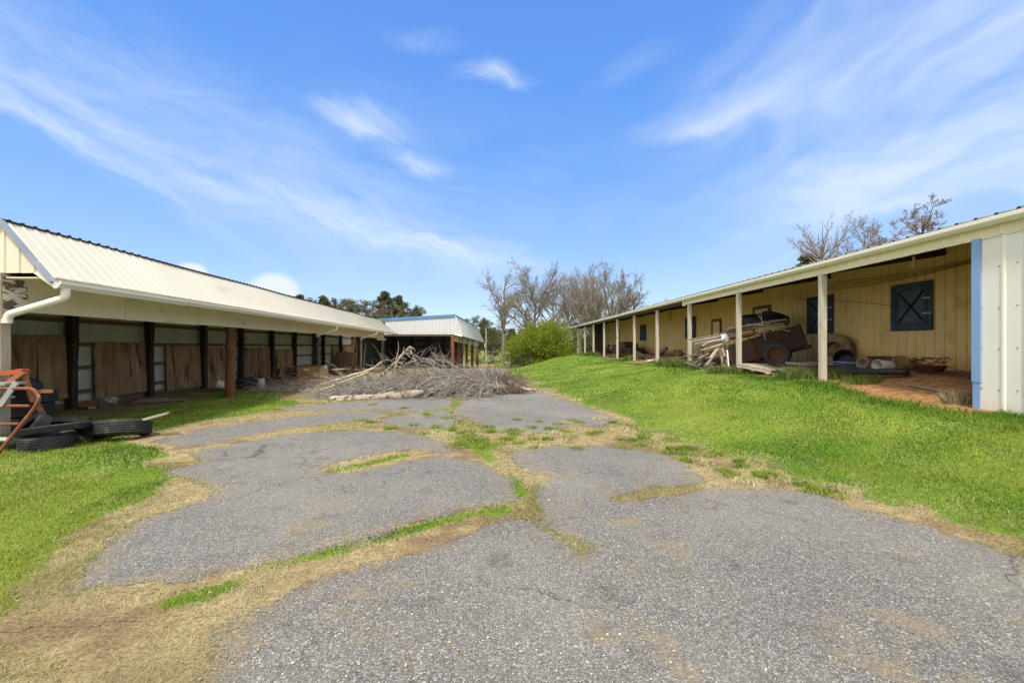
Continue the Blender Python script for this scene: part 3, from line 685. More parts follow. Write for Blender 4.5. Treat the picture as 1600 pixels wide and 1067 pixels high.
b = MB(); b.ribbed(lambda u, v, h: Lm(S0 + .04 - h, u, 2.74 + v * (gz(u) - 2.74)), -10.6, -6.78, .235, .018, .045); b.build('gable_panel', m_cream, shed)
b = MB(); a1 = Lm(S0 - .02, -6.60, 2.585); a2 = Lm(S0 - .02, -7.46, 3.585); b.beam(a1, a2, .045, .09, up=(0, -1, 0)); b.beam(a2, Lm(S0 - .02, -10.6, 3.02), .05, .08, up=(0, -1, 0)); b.build('rake_trim', m_trim, shed)
b = MB(); b.hexa(Lm, S0 + .05, S1 - .2, -7.42, -6.62, 2.66, 2.68); b.build('soffit', m_board, shed)
b = MB(); b.add([Lm(S0 + .02, -6.95, 2.74), Lm(S0 + .02, -6.60, 2.48), Lm(S0 + .02, -6.60, 2.60), Lm(S0 + .02, -6.82, 2.76), Lm(S0 + .05, -6.95, 2.74), Lm(S0 + .05, -6.60, 2.48), Lm(S0 + .05, -6.60, 2.60), Lm(S0 + .05, -6.82, 2.76)], [(0, 1, 2, 3), (7, 6, 5, 4), (0, 4, 5, 1), (1, 5, 6, 2), (2, 6, 7, 3), (3, 7, 4, 0)]); b.build('eave_return', m_white, shed)
# header boards along the open front, butted with real gaps
b = MB(); t = S0 + .05; 
while t < 35.9:
    t2 = min(35.9, t + 2.42); b.hexa(Lm, t, t2 - .012, -7.46 + random.uniform(-.004, .004), -7.42, 2.155 + random.uniform(-.012, .008), 2.72); t = t2
b.build('header_board', m_board, shed)
b = MB(); b.hexa(Lm, S0 + .02, 7.0 + .40, -7.425, -7.412, 2.17, 2.70); b.build('peeling_header', m_peel, shed)
b = MB(); b.hexa(Lm, 33.2, 36.4, -7.41, -7.37, 2.02, 2.14); b.build('sagging_board', m_board, shed)
# gutter: K profile swept along the eave
b = MB(); prof = [(-6.60, 2.59), (-6.60, 2.50), (-6.53, 2.495), (-6.495, 2.54), (-6.47, 2.56), (-6.47, 2.605), (-6.485, 2.605), (-6.49, 2.57), (-6.585, 2.51), (-6.585, 2.59)]
for a0, a1_ in [(S0 - .03 + 3.05 * k, min(S1 + .1, S0 - .03 + 3.05 * (k + 1)) - .006) for k in range(10)]:
    dz = random.uniform(-.012, .012); n = len(prof)
    vs = [Lm(t, s, z + dz) for t in (a0, a1_) for s, z in prof]
    b.add(vs, [(i, (i + 1) % n, n + (i + 1) % n, n + i) for i in range(n)] + [tuple(range(n)), tuple(range(2 * n - 1, n - 1, -1))])
b.build('gutter', m_white, shed)
# downspouts
def arc(pts, k=5):
    out = [Vector(pts[0])]
    for i in range(1, len(pts) - 1):
        a, c, d = Vector(pts[i - 1]), Vector(pts[i]), Vector(pts[i + 1]); l = min((c - a).length, (d - c).length) * .42
        p0 = c + (a - c).normalized() * l; p1 = c + (d - c).normalized() * l
        for j in range(k): f = j / (k - 1); out.append((p0 * (1 - f) + c * f) * (1 - f) + (c * (1 - f) + p1 * f) * f)
    out.append(Vector(pts[-1])); return out
def dspout(t, t2, name='downspout'):
    b = MB(); b.tube(arc([Lm(t, -6.535, 2.50), Lm(t, -6.535, 2.36), Lm(t2, -7.30, 2.09), Lm(t2, -7.34, 1.99)]), .058, 10); b.tube([Lm(t2, -7.34, 2.01), Lm(t2, -7.34, 1.95)], .066, 10); return b.build(name, m_white, shed, smooth=True)
dspout(7.12, 7.0); dspout(20.9, 20.6); dspout(29.2, 28.4)
b = MB(); b.tube(arc([Lm(20.6, -7.34, 2.0), Lm(20.6, -7.36, 1.5), P(497, 570, 20.3), P(484, 592, 19.9), P(474, 602, 19.6)]), .075, 10); b.build('drain_hose', m_black, shed, smooth=True)
b = MB(); b.tube([Lm(28.4, -7.34, 2.0), Lm(28.4, -7.36, .1)], .05, 8); b.build('downspout', m_greywood, shed, smooth=True)
# posts
b = MB(); b.beam(Lm(7.06, -7.50, -.05), Lm(7.06, -7.50, 2.74), .15, .15, up=(0, 1, 0), jit=.004, seg=6); b.build('post', m_greywood, shed)
for px_ in (366, 498, 565, 601):
    t = tL(px_, -7.44); b = MB(); z0 = terr(*Lm(t, -7.44, 0).xy) - .05
    b.tube([Lm(t, -7.56, z0 + (2.2 - z0) * f) + Vector((random.uniform(-.008, .008),) * 3) for f in np.linspace(0, 1, 8)], [.145, .14, .137, .134, .133, .13, .128, .128], 14, jit=.03)
    b.build('post', m_log if px_ < 600 else m_darkpost, shed, smooth=True)
# back wall
BW = -10.35
b = MB(); b.ribbed(lambda u, v, h: Lm(u, BW + h, -.1 + v * 3.1), S0 - .3, S1, .235, .015, .04); b.build('back_wall', m_inner, shed)
b = MB(); b.hexa(Lm, S0 - .32, S0 - .28, BW, -7.62, -.1, 2.75); b.build('end_wall', m_innerdark, shed)  # unseen wall, added to keep daylight out of the near end
b = MB()
for z in (.36, .98, 1.58, 2.18): b.hexa(Lm, S0 - .25, S1, BW + .03, BW + .075, z, z + .10)
b.hexa(Lm, S0 - .25, S1, BW + .03, BW + .07, -.05, .16)
b.build('girt', m_brown, shed)
for px_ in (110.6, 233, 318, 376, 424.5, 460, 491, 505, 532, 554, 574, 592):
    t = tL(px_, BW + .15)
    b = MB(); b.beam(Lm(t, BW + .17, -.05), Lm(t + random.uniform(-.04, .04), BW + .17, 2.95), .17, .17, up=(0, 1, 0), jit=.012, seg=5); b.build('back_post', m_darkpost, shed)
for (xa, xb, yt, yb) in [(14, 57, 524, 628), (58, 103, 524, 627), (146, 228, 535, 622), (259, 313, 540, 611), (323, 358, 543, 606), (377, 403, 543, 601), (404, 422, 543, 600), (432, 459, 546, 590), (442, 452, 560, 590), (519, 530, 541, 580), (536, 553, 541, 576)]:
    ta, tb = tL(xa, BW + .1), tL(xb, BW + .1)
    b = MB(); lean = random.uniform(0, .05)
    b.hexa(lambda t, s, z: Lm(t, s + lean * (1.7 - z), z), ta, tb, BW + .082, BW + .10, max(.0, zat(yb, ta)), zat(yt, (ta + tb) / 2)); b.build('plywood_panel', m_ply, shed)
for (xa, xb, yt, yb) in [(320, 330, 578, 606), (376, 384, 578, 600), (428, 433, 571, 590)]:
    ta, tb = tL(xa, BW + .1), tL(xb, BW + .1); b = MB(); b.hexa(Lm, ta, tb, BW + .105, BW + .12, .0, zat(yt, ta)); b.build('plywood_panel', m_ply, shed)
for k in range(13):
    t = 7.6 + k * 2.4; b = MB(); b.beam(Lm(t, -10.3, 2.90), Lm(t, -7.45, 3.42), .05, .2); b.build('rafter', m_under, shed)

# ================================================================== MIDDLE SHED
def Sm(t, s, z): return Vector((s + (t - 38) * .06, t, z - (t - 38) * .030))
sh2 = empty('pole_shed', Sm(38, -8, -.4), 'pale grey pole shed with blue roof edge and dark open bays', 'shed')
B0, B1 = 38.0, 53.5
def r2(u, v, h):
    t = B0 + (u - B0) * (B1 - B0 - 2.2 * v) / (B1 - B0)
    return Sm(t, -4.22 + v * (-4.78 + 4.22), 2.42 + v * 1.72) + Vector((.95, 0, .3)) * h
b = MB(); b.ribbed(r2, B0, B1, .3, .02, .05); b.build('roof_panel', m_shedgrey, sh2)
b = MB(); b.ribbed(lambda u, v, h: Sm(B0 + .02 - h, u, 2.55 + v * (np.interp(u, [-13.5, -4.8, -4.26], [4.12 - .5, 4.12, 2.58]) - 2.55)), -13.5, -4.30, .3, .02, .05); b.build('gable_panel', m_shedgrey, sh2)
b = MB(); b.beam(Sm(B0 - .03, -4.76, 4.15), Sm(B0 - .03, -13.5, 3.66), .06, .22, up=(0, 0, 1)); b.beam(r2(B0, 1, .03), r2(B1, 1, .03), .08, .05); b.build('roof_trim', m_blueroof, sh2)
b = MB(); b.beam(Sm(B0 - .03, -4.78, 4.1), Sm(B0 - .03, -4.2, 2.4), .05, .1, up=(0, -1, 0)); b.beam(Sm(B0 - .02, -4.26, 2.42), Sm(B0 - .02, -4.9, 2.60), .05, .16, up=(0, 0, 1)); b.build('rake_trim', m_white, sh2)
b = MB(); b.hexa(Sm, B0 + .1, B1 - 2, -13.5, -4.85, 3.5, 3.55); b.build('roof_deck', m_under, sh2)
b = MB(); b.hexa(Sm, B0 + .06, B0 + .12, -13.5, -4.95, 2.42, 2.62); b.hexa(Sm, B0 + .2, B1 - .2, -4.28, -4.32, 2.36, 2.42); b.build('front_beam', m_brown, sh2)
b = MB(); b.hexa(Sm, B0 + .2, B1 - .2, -4.99, -4.94, 1.98, 2.46); b.build('header_board', m_board, sh2)
zb = lambda t, s: terr(*Sm(t, s, 0).xy) + (t - 38) * .034 - .1
for t, s in [(38.15, -5.06), (40.8, -5.02), (42.4, -5.02), (45.2, -5.02), (49.0, -5.02), (53.2, -5.02)]:
    b = MB(); b.beam(Sm(t, s, zb(t, s)), Sm(t, s, 2.5), .24, .24, up=(0, 1, 0), jit=.02, seg=5); b.build('post', m_log, sh2)
b = MB(); b.ribbed(lambda u, v, h: Sm(u, -8.6 + h, -.9 + 3.9 * v), B0 + 7.6, B1, .3, .015, .04); b.build('partition', m_inner, sh2)
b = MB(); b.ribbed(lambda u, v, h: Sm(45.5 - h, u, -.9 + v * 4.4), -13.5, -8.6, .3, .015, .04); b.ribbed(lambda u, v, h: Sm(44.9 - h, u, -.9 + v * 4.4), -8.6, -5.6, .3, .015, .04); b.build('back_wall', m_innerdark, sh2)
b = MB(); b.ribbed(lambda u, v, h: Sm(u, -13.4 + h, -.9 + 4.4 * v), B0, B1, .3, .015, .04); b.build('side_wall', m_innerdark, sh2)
b = MB()
for z in (.4, 1.0, 1.65, 2.25): b.hexa(Sm, 45.4, 45.46, -13.4, -8.62, z, z + .12); b.hexa(Sm, 44.8, 44.86, -8.6, -5.7, z, z + .12)
b.build('girt', m_under, sh2)
for s in (-12.4, -10.6, -8.62, -7.2, -5.6):
    b = MB(); t = 45.3 if s < -8.7 else 44.7; b.beam(Sm(t, s, -.8), Sm(t, s, 3.4), .2, .2, up=(0, 1, 0)); b.build('back_post', m_darkpost, sh2)
b = MB(); b.hexa(Sm, 44.74, 44.78, -8.5, -5.9, -.6, .75); b.build('kickboard', m_innerdark, sh2)

# ================================================================== RIGHT BARN
barn = empty('long_barn', Rm(7, 11, .7), 'long cream metal barn with an open porch on square posts', 'barn')
SP = 7.86; WALL = 11.0; T_END = 51.6
post_t = [700 * 7.86 * (.001992 + .0007 * k) for k in range(11)]
b = MB(); b.ribbed(lambda u, v, h: Rm(u, WALL + h, .55 + v * 3.55), 1.0, 47.3, .262, .035, .03); b.build('porch_wall', m_siding, barn)
b = MB(); b.ribbed(lambda u, v, h: Rm(47.3 + .1 - h, u, .4 + v * 3.6), 9.85, 11., .262, .02, .04); b.build('end_wall', m_innerdark, barn)
b = MB(); b.ribbed(lambda u, v, h: Rm(u, SP - h, .12 + v * 3.26), -2., 7.33, .305, .02, .05); b.build('wing_wall', m_wing, barn)
b = MB(); b.ribbed(lambda u, v, h: Rm(7.33 + h, u, .2 + v * (3.36 + (u - SP) * .15)), SP + .03, WALL, .262, .02, .04); b.build('wing_end_wall', m_siding, barn)
b = MB(); b.hexa(Rm, 7.315, 7.45, SP - .03, SP + .02, 1.0, 3.352); b.build('corner_trim', m_bluetrim, barn)
b = MB(); b.hexa(Rm, 7.33, 7.44, SP - .022, SP + .015, .42, 1.01); b.build('corner_trim', m_bluetrim, barn)
b = MB()
for zr in (.9, 1.55, 2.2, 2.85):
    for k in range(14):
        p = Rm(4.0 + k * .255, SP - .006, zr + .01 * (k % 3)); b.box(p, (.012, .012, .012))
tag(b.build('screws', m_rustdark, barn), kind='stuff')
TF = 19.1
b = MB(); b.ribbed(lambda u, v, h: Rm(u, SP - .02 - h, 3.345 + v * .185), -2., TF, .305, .022, .03); b.build('fascia', m_fascia, barn)
b = MB(); b.hexa(Rm, -2, TF, SP - .018, SP + .02, 3.33, 3.35); b.hexa(Rm, TF, TF + .04, SP - .09, SP + .02, 3.28, 3.53); b.build('fascia_trim', m_gutter, barn)
b = MB(); prof = [(7.84, 3.62), (7.84, 3.50), (7.76, 3.495), (7.715, 3.535), (7.70, 3.56), (7.70, 3.622), (7.715, 3.622), (7.72, 3.575), (7.825, 3.51), (7.825, 3.62)]
a0 = -2.
while a0 < T_END:
    a1_ = min(T_END, a0 + 6.1) - .006; dz = random.uniform(-.01, .01); n = len(prof)
    b.add([Rm(t, s, z + dz) for t in (a0, a1_) for s, z in prof], [(i, (i + 1) % n, n + (i + 1) % n, n + i) for i in range(n)] + [tuple(range(n)), tuple(range(2 * n - 1, n - 1, -1))]); a0 += 6.1
b.build('gutter', m_gutter, barn)
def rz(s): return 3.625 + (s - 7.72) * .155
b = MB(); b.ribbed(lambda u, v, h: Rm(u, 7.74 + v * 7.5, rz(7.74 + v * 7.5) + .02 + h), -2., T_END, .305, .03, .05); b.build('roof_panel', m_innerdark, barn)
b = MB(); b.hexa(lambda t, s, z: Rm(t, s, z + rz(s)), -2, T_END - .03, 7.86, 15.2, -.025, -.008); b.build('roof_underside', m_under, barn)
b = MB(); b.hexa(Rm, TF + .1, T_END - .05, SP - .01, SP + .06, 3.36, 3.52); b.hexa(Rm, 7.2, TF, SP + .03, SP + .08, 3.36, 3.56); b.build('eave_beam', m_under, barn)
for k, t in enumerate(post_t):
    zb_ = terr(*Rm(t, SP, 0).xy) - .08; b = MB()
    b.beam(Rm(t, SP + .02, zb_), Rm(t, SP + .02, 3.36), .128, .128, up=(0, 1, 0), jit=.005, seg=8); b.build('post', m_post, barn)
    b = MB(); b.beam(Rm(t + .12, SP, 3.42), Rm(t + .12, WALL, 3.92), .06, .18); b.build('rafter', m_under, barn)
b = MB()
for s in (8.7, 9.5, 10.3): b.hexa(lambda t, s_, z: Rm(t, s_, z + rz(s_)), 7.2, T_END - .1, s - .02, s + .02, -.13, -.03)
b.build('purlin', m_under, barn)
def window(xa, xb, zt, zb_, style=0):
    ta, tb = tR(xa, WALL), tR(xb, WALL); q = WALL - .03
    b = MB(); fw = .13; lo, hi = min(ta, tb), max(ta, tb)
    b.hexa(Rm, lo, hi, q - .03, q, zb_, zb_ + fw); b.hexa(Rm, lo, hi, q - .03, q, zt - fw, zt)
    b.hexa(Rm, lo, lo + fw, q - .032, q, zb_ + fw, zt - fw); b.hexa(Rm, hi - fw, hi, q - .032, q, zb_ + fw, zt - fw)
    wn = b.build('window', m_shutter if style != 2 else m_brown, barn)
    b = MB(); b.hexa(Rm, lo + fw + .01, hi - fw - .01, q - .012, q + .005, zb_ + fw + .01, zt - fw - .01); b.build('shutter', m_shutterl if style != 2 else m_siding, wn)
    if style == 2: return
    i0, i1, j0, j1 = lo + fw + .02, hi - fw - .02, zb_ + fw + .02, zt - fw - .02
    b = MB(); e = .07
    b.hexa(Rm, i0, i1, q - .03, q - .013, j0, j0 + e); b.hexa(Rm, i0, i1, q - .03, q - .013, j1 - e, j1)
    b.hexa(Rm, i0, i0 + e, q - .031, q - .013, j0 + e, j1 - e); b.hexa(Rm, i1 - e, i1, q - .031, q - .013, j0 + e, j1 - e); b.build('shutter_frame', m_shutter, wn)
    b = MB(); d = Vector((1, 0, 0))
    b.beam(Rm(i0 + e, q - .02, j0 + e), Rm(i1 - e, q - .02, j1 - e), .045, .014, up=d); b.beam(Rm(i0 + e, q - .026, j1 - e), Rm(i1 - e, q - .026, j0 + e), .045, .014, up=d); b.build('cross_brace', m_dark, wn)
    if style == 0:
        for f in (.3, .7):
            b = MB(); z = j0 + (j1 - j0) * f; b.hexa(Rm, lo + .03, lo + .24, q - .042, q - .034, z - .018, z + .018); b.build('hinge', m_orangewood if False else m_stone, wn)
window(1395, 1460, 3.27, 2.0); window(1263, 1304, 3.30, 2.02); window(1178, 1205, 3.27, 2.05, 2); window(1113, 1128, 2.95, 2.0, 2)
window(1072, 1088, 3.25, 2.0, 1); window(1001, 1010, 3.2, 2.0, 1); window(963, 968, 3.15, 1.95, 1)
b = MB(); p = P(1428, 412, 10.3); b.tube([p + V(0, 0, .16), p + V(0, 0, .07)], [.025, .03], 8); b.lathe([(.0, -.07), (.03, -.062), (.045, -.03), (.04, .01), (.022, .05), (.02, .08)], 12, M=Matrix.Translation(p)); b.build('light_bulb', m_white, barn, smooth=True)
b = MB()
for q in range(4):
    a = Rm(9.0 + .3 * q, 10.85, 3.7 - .05 * q); c = Rm(14.2 + q * .3, 10.6, 3.62 - .06 * q); b.tube([a.lerp(c, f) - V(0, 0, .14 * math.sin(math.pi * f)) for f in np.linspace(0, 1, 9)], .008, 4)
b.tube(arc([Rm(8.7, 10.95, 3.75), Rm(8.75, 10.93, 3.2), Rm(9.2, 10.93, 2.5), Rm(9.0, 10.93, 1.1)]), .008, 4)
b.tube(arc([Rm(17, 10.9, 3.6), Rm(16.5, 10.85, 3.3), Rm(14, 10.9, 3.0), Rm(11.9, 10.93, 2.6)]), .006, 4)
b.build('cable', m_dark, barn)
b = MB(); z = .98; b.hexa(Rm, 7.2, 47.2, WALL - .06, WALL - .025, .85, 1.0); b.build('base_board', m_brown, barn)
b = MB(); b.hexa(Rm, -2, T_END, 15.0, 15.05, .2, 4.6); b.build('back_wall', m_cream, barn)
b = MB(); b.tube(arc([P(1250, 528, 10.8), P(1245, 527, 10.8), P(1242, 530, 10.75), P(1238, 526, 10.7)]), .008, 5)
# ================================================================== JUNK
def tyre_mb(Rr, Wd, hole=.56, groove=4, n=56, lug=.010):
    b = MB(); h = Wd / 2; r0 = Rr * hole
    prof = [(r0, -h * .62), (r0 * 1.04, -h * .80), (Rr * .78, -h * 1.02), (Rr * .93, -h * .95), (Rr * .985, -h * .80)]; alt = [0, 0, 0, -lug * .5, -lug]
    for k in range(groove):
        a = -h * .78 + (2 * h * .78) * k / groove; c = a + 2 * h * .78 / groove
        prof += [(Rr, a + .004), (Rr, c - .014), (Rr - .014, c - .012), (Rr - .014, c - .001)]; alt += [0, 0, 0, 0]
    prof += [(Rr * .985, h * .80), (Rr * .93, h * .95), (Rr * .78, h * 1.02), (r0 * 1.04, h * .80), (r0, h * .62)]; alt += [-lug, -lug * .5, 0, 0, 0]
    prof += [(r0 + .02, h * .58), (Rr * .80, h * .86), (Rr * .93, h * .7), (Rr * .93, -h * .7), (Rr * .80, -h * .86), (r0 + .02, -h * .58)]; alt += [0] * 6
    b.lathe(prof, n, closed=True, alt=alt); return b
def tyre(name, loc, rot, Rr, Wd, label, mat=None, group='old tyres lying about', **kw):
    o = tyre_mb(Rr, Wd, **kw).build(name, mat or m_rubber, smooth=True); o.location = loc; o.rotation_euler = rot
    return tag(o, label, 'tyre', group)
GT = 'old tyres dumped by the left shed'
# heap at the near corner of the left shed
def at(px_, Z, z): return V((px_ - 800) * Z / 700, Z, z)
tyre('tyre', at(74, 7.0, .115), (R(3), R(-3), 0), .33, .22, 'bottom tyre of the dumped heap, flat with a grey rim inside', group=GT)
tyre('tyre', at(86, 7.1, .285), (R(-7), R(-6), .4), .43, .11, 'thin knobbly tyre lying on the bottom tyre of the heap', group=GT, lug=.03, n=90)
tyre('tyre', at(46, 7.0, .28), (R(50), R(8), R(-38)), .30, .18, 'tyre leaning at a slant behind the red gate leg', group=GT)
tyre('tyre', at(108, 7.75, .20), (R(-4), R(9), R(8)), .47, .15, 'large smooth tyre sloping down behind the heap', group=GT, groove=3)
tyre('tyre', at(188, 7.75, .17), (R(-12), R(-5), R(3)), .44, .25, 'separate tyre on the grass with a plank on its top', group=GT, groove=5)
bl = MB(); bl.lathe([(.06, .0), (.20, .0), (.235, .02), (.245, .20), (.255, .21)], 24, M=Matrix.Translation(at(74, 7.0, .0))); bl.thing('wheel_rim', m_alu, 'dull grey wheel rim inside the bottom tyre of the heap', 'wheel rim', smooth=True)
b = MB(); b.beam(P(150, 676, 7.55), P(263, 645, 7.9), .11, .035, jit=.004, seg=4); b.thing('plank', m_paleplank, 'long bleached plank slanting across the top of the separate tyre', 'plank')
st = G(28, 668) 
for k in range(3):
    tyre('tyre', Vector((-9.55 + .02 * k, 8.6 + .03 * k, .13 + .25 * k)), (R(2 * k - 2), R(2), k), .52, .26, ['lowest tyre of the upright stack behind the red gate', 'middle tyre of the upright stack behind the red gate', 'top tyre of the upright stack behind the red gate'][k], group='tyres stacked behind the gate')
# red tubular gate leaning on the near post
gate = empty('tube_gate', P(0, 708, 6.5), 'leaning red tube gate with a bent corner beside the near post', 'gate')
b = MB(); zg = 6.62
b.tube(arc([P(-70, 607, zg), P(52, 607, zg), P(63, 622, zg), P(52, 640, zg - .02), P(-6, 712, 6.45)], 7), .026, 10); b.build('outer_tube', m_rust, gate, smooth=True)
for (xa, ya, xb, yb) in [(-70, 634, 46, 634), (-70, 663, 30, 662)]:
    b = MB(); b.tube([P(xa, ya, zg), P(xb, yb, zg - .01)], .022, 8); b.build('rail', m_rust, gate, smooth=True)
b = MB(); b.beam(P(-60, 588, 6.9), P(38, 580, 7.0), .07, .07); b.beam(P(10, 601, 6.92), P(37, 581, 6.98), .07, .07); b.beam(P(35, 579, 7.05), P(52, 628, 7.15), .095, .07, seg=2); b.beam(P(46, 608, 7.2), P(69, 651, 7.3), .085, .06); b.beam(P(36, 577, 7.04), P(34, 590, 7.04), .12, .10)
b.beam(P(44, 612, 7.1), P(83, 611, 7.25), .06, .05)
b.thing('timber_brace', m_orangewood, 'orange painted angled timber frame standing behind the gate', 'frame')
lad = empty('step_ladder', P(0, 640, 6.8), 'tilted aluminium step ladder top behind the gate rails', 'ladder')
b = MB(); b.beam(P(-40, 600, 6.75), P(25, 599, 6.75), .30, .035); b.build('step', m_alu, lad)
b = MB(); b.beam(P(-40, 621, 6.75), P(11, 621, 6.75), .22, .03); b.build('step', m_alu, lad)
b = MB(); b.beam(P(25, 598, 6.62), P(0, 634, 6.58), .03, .07); b.build('side_rail', m_alu, lad)
b = MB(); b.beam(P(23, 597, 6.9), P(-3, 634, 6.95), .03, .06); b.build('side_rail', m_alu, lad)
b = MB(); b.tube([P(-30, 686, 6.75), P(13, 686, 6.75)], .032, 8); b.thing('pipe', m_white, 'short white pipe low behind the gate', 'pipe', smooth=True)
b = MB(); b.tube([P(25, 597, 7.9), P(57, 607, 8.2)], .14, 12); b.thing('drum', m_black, 'dark plastic drum lying on the stacked tyres', 'drum', smooth=True)
b = MB(); b.box(P(63, 618, 8.7), (.14, .25, .26)); b.thing('timber_block', m_tanwood, 'tan timber block at the end of the stacked tyres', 'block', bevel=.006)
# things along the floor of the left shed
b = MB(); b.beam(G(76, 633) + V(0, 0, .04), G(144, 640) + V(0, 0, .05), .14, .06, jit=.006); b.thing('lumber', m_tanwood, 'tan timber lying on the bare earth before the plywood', 'lumber')
def blob_mb(c, rx, ry, rz, n=3, amp=.25, seed=0):
    bm = bmesh.new(); bmesh.ops.create_icosphere(bm, subdivisions=n, radius=1); b = MB()
    for v in bm.verts:
        k = 1 + amp * mnoise.fractal(v.co * 1.7 + Vector((seed, 3 * seed, 0)), .8, 2, 4); v.co = v.co * k
    b.add([Vector(c) + Vector((v.co.x * rx, v.co.y * ry, v.co.z * rz)) for v in bm.verts], [[l.index for l in f.verts] for f in bm.faces]); bm.free(); return b
g = G(163, 631); blob_mb(g + V(0, 0, .08), .40, .18, .12, amp=.45).thing('rubble', m_stone, 'low grey heap of broken stone before the second plywood panel', 'rubble')
for k, (xa, ya, xb, yb, lab) in enumerate([(208, 631, 290, 627, 'dark weathered board on the shaded grass under the shed'), (216, 627, 262, 625, 'short dark board behind the longer board on the shaded grass')]):
    b = MB(); b.beam(G(xa, ya) + V(0, 0, .05), G(xb, yb) + V(0, 0, .06), .2, .04, jit=.006); b.thing('board', m_plank, lab, 'board')
def bucket(loc, r, h, rot, mat, label, name='bucket'):
    o = empty(name, loc, label, 'bucket', rot=rot)
    b = MB(); b.lathe([(0, 0), (r * .82, 0), (r * .86, .01), (r, h), (r * 1.05, h), (r * 1.05, h - .03), (r * 1.0, h - .035)], 24); b.lathe([(r * .95, h - .002), (r * .8, .012), (0, .012)], 24)
    m = b.build('shell', mat, smooth=True); m.parent = o
    b = MB(); b.tube([V(r * math.cos(t), r * .25 * math.sin(t), h - .04 - r * .9 * math.sin(t)) if False else V(r * 1.03 * math.cos(t), -r * .55 * math.sin(t), h - .03 + .35 * r * math.sin(t)) for t in np.linspace(0, math.pi, 11)], .005, 5); m = b.build('handle', m_galv, smooth=True); m.parent = o
    return o
g = G(353, 611); bucket(g + V(0, .1, .15), .15, .34, (R(70), 0, R(-60)), m_plastic, 'white bucket tipped over on the grass beside the red log post')
g = G(383, 609); blob_mb(g + V(0, .1, .16), .34, .26, .30, amp=.5, seed=4).thing('rubbish_bag', m_bag, 'crumpled black rubbish bag beside the white buckets', 'bag')
g = G(406, 606); bucket(g + V(0, .1, 0), .16, .34, (R(8), R(-6), 0), m_plastic, 'white bucket standing by the black rubbish bag')
# pallets and crates in the shed
def pallet_mb(wd=1.2, dp=1.0, n=7):
    b = MB()
    for k in range(n): b.box((0, -dp / 2 + (k + .5) * dp / n, .118), (wd, dp / n * .72, .02), jit=.003)
    for x in (-wd / 2 + .03, 0, wd / 2 - .03): b.box((x, 0, .066), (.045, dp, .084), jit=.003)
    for k in (0, n // 2, n - 1): b.box((0, -dp / 2 + (k + .5) * dp / n, .012), (wd, dp / n * .72, .02), jit=.003)
    return b
pm_base = pallet_mb().build('pallet', m_tanwood); pallet_mesh = pm_base.data; bpy.data.objects.remove(pm_base)
def pallet(loc, rot, label, mat=None, group='wooden pallets', scale=(1, 1, 1)):
    me = pallet_mesh.copy() if mat else pallet_mesh
    o = bpy.data.objects.new('pallet', me); C.objects.link(o); o.location = loc; o.rotation_euler = rot; o.scale = scale
    if mat: me.materials.clear(); me.materials.append(mat)
    return tag(o, label, 'pallet', group)
for k in range(4):
    p = P(458, 596, 20.6); pallet(V(p.x, 21.6, terr(p.x, 21.) + .01 + .15 * k), (0, 0, R(5 * k - 6)), ['lowest pallet of the stack left of the tan crate', 'second pallet up in the stack left of the tan crate', 'third pallet up in the stack left of the tan crate', 'top pallet of the stack left of the tan crate'][k], scale=(1.25, 1, 1))
for k, (x_, lab) in enumerate([(550, 'slatted pallet on edge against the back wall beyond the tan crate'), (538, 'tilted slatted pallet just left of the pallet on edge')]):
    t = tL(x_, -9.6); pallet(Lm(t, -9.7, .55), (R(82), R(4), R(78)), lab, m_brown, scale=(1.3, 1.1, 1))
cr = empty('wooden_crate', P(489, 600, 19.5), 'tan wooden crate topped with a yellow plank under the shed', 'crate')
c0 = P(489, 590, 19.8); W_, D_, H_ = 1.0, .8, .72; zb_ = terr(c0.x, 19.8)
b = MB()
for z0_, z1_ in ((.0, .33), (.35, .68)):
    for sy in (-1, 1): b.box((c0.x, 19.8 + sy * D_ / 2, zb_ + (z0_ + z1_) / 2), (W_, .025, z1_ - z0_), jit=.004)
    for sx in (-1, 1): b.box((c0.x + sx * W_ / 2, 19.8, zb_ + (z0_ + z1_) / 2), (.025, D_ - .03, z1_ - z0_), jit=.004)
b.build('side_board', m_tanwood, cr)
for sx in (-1, 1):
    for sy in (-1, 1): b = MB(); b.box((c0.x + sx * (W_ / 2 - .04), 19.8 + sy * (D_ / 2 - .04), zb_ + .36), (.05, .05, .68)); b.build('corner_post', m_brown, cr)
b = MB(); b.box((c0.x, 19.8, zb_ + .70), (W_ + .06, D_ + .05, .03)); b.build('lid', m_brown, cr)
b = MB(); b.beam(P(474, 577.5, 19.4), P(497, 577, 19.6), .2, .09); b.thing('lumber', m_pale, 'yellow timber lying on the lid of the tan crate', 'lumber')
b = MB(); b.tube([P(501, 574, 19.8), P(509, 573.5, 19.8)], .075, 12); b.thing('paper_roll', m_plastic, 'short white roll on the right end of the tan crate', 'roll', smooth=True)
for k, (xa, ya, xb, yb) in enumerate([(424, 603, 433, 562), (430, 602, 436, 575), (436, 598, 428, 572)]):
    b = MB(); ta = 20.5 + .3 * k; b.beam(P(xa, ya, ta), P(xb, yb, ta + .9), .13, .03); b.thing('board', m_brown, ['dark board leaning on the post left of the pallet stack, tallest', 'dark board leaning in the middle of three by the pallet stack', 'dark board leaning towards the left nearest the pallet stack'][k], 'board', 'boards leaning by the pallet stack')
for k in range(16):
    a = V(-6.9 - .0786 * 26 + random.uniform(-.2, 1.0) - 1.2, random.uniform(22.5, 29), random.uniform(.06, .45)); d = Vector((random.uniform(-1, 1), random.uniform(-.4, .4), random.uniform(-.05, .12))).normalized()
    if k == 0: scrap = MB()
    scrap.beam(a - d * .7, a + d * .7, .12, .03)
scrap.thing('scrap_wood', m_brown, 'tangled heap of dark scrap boards on the shed floor', 'scrap heap', kind='stuff')
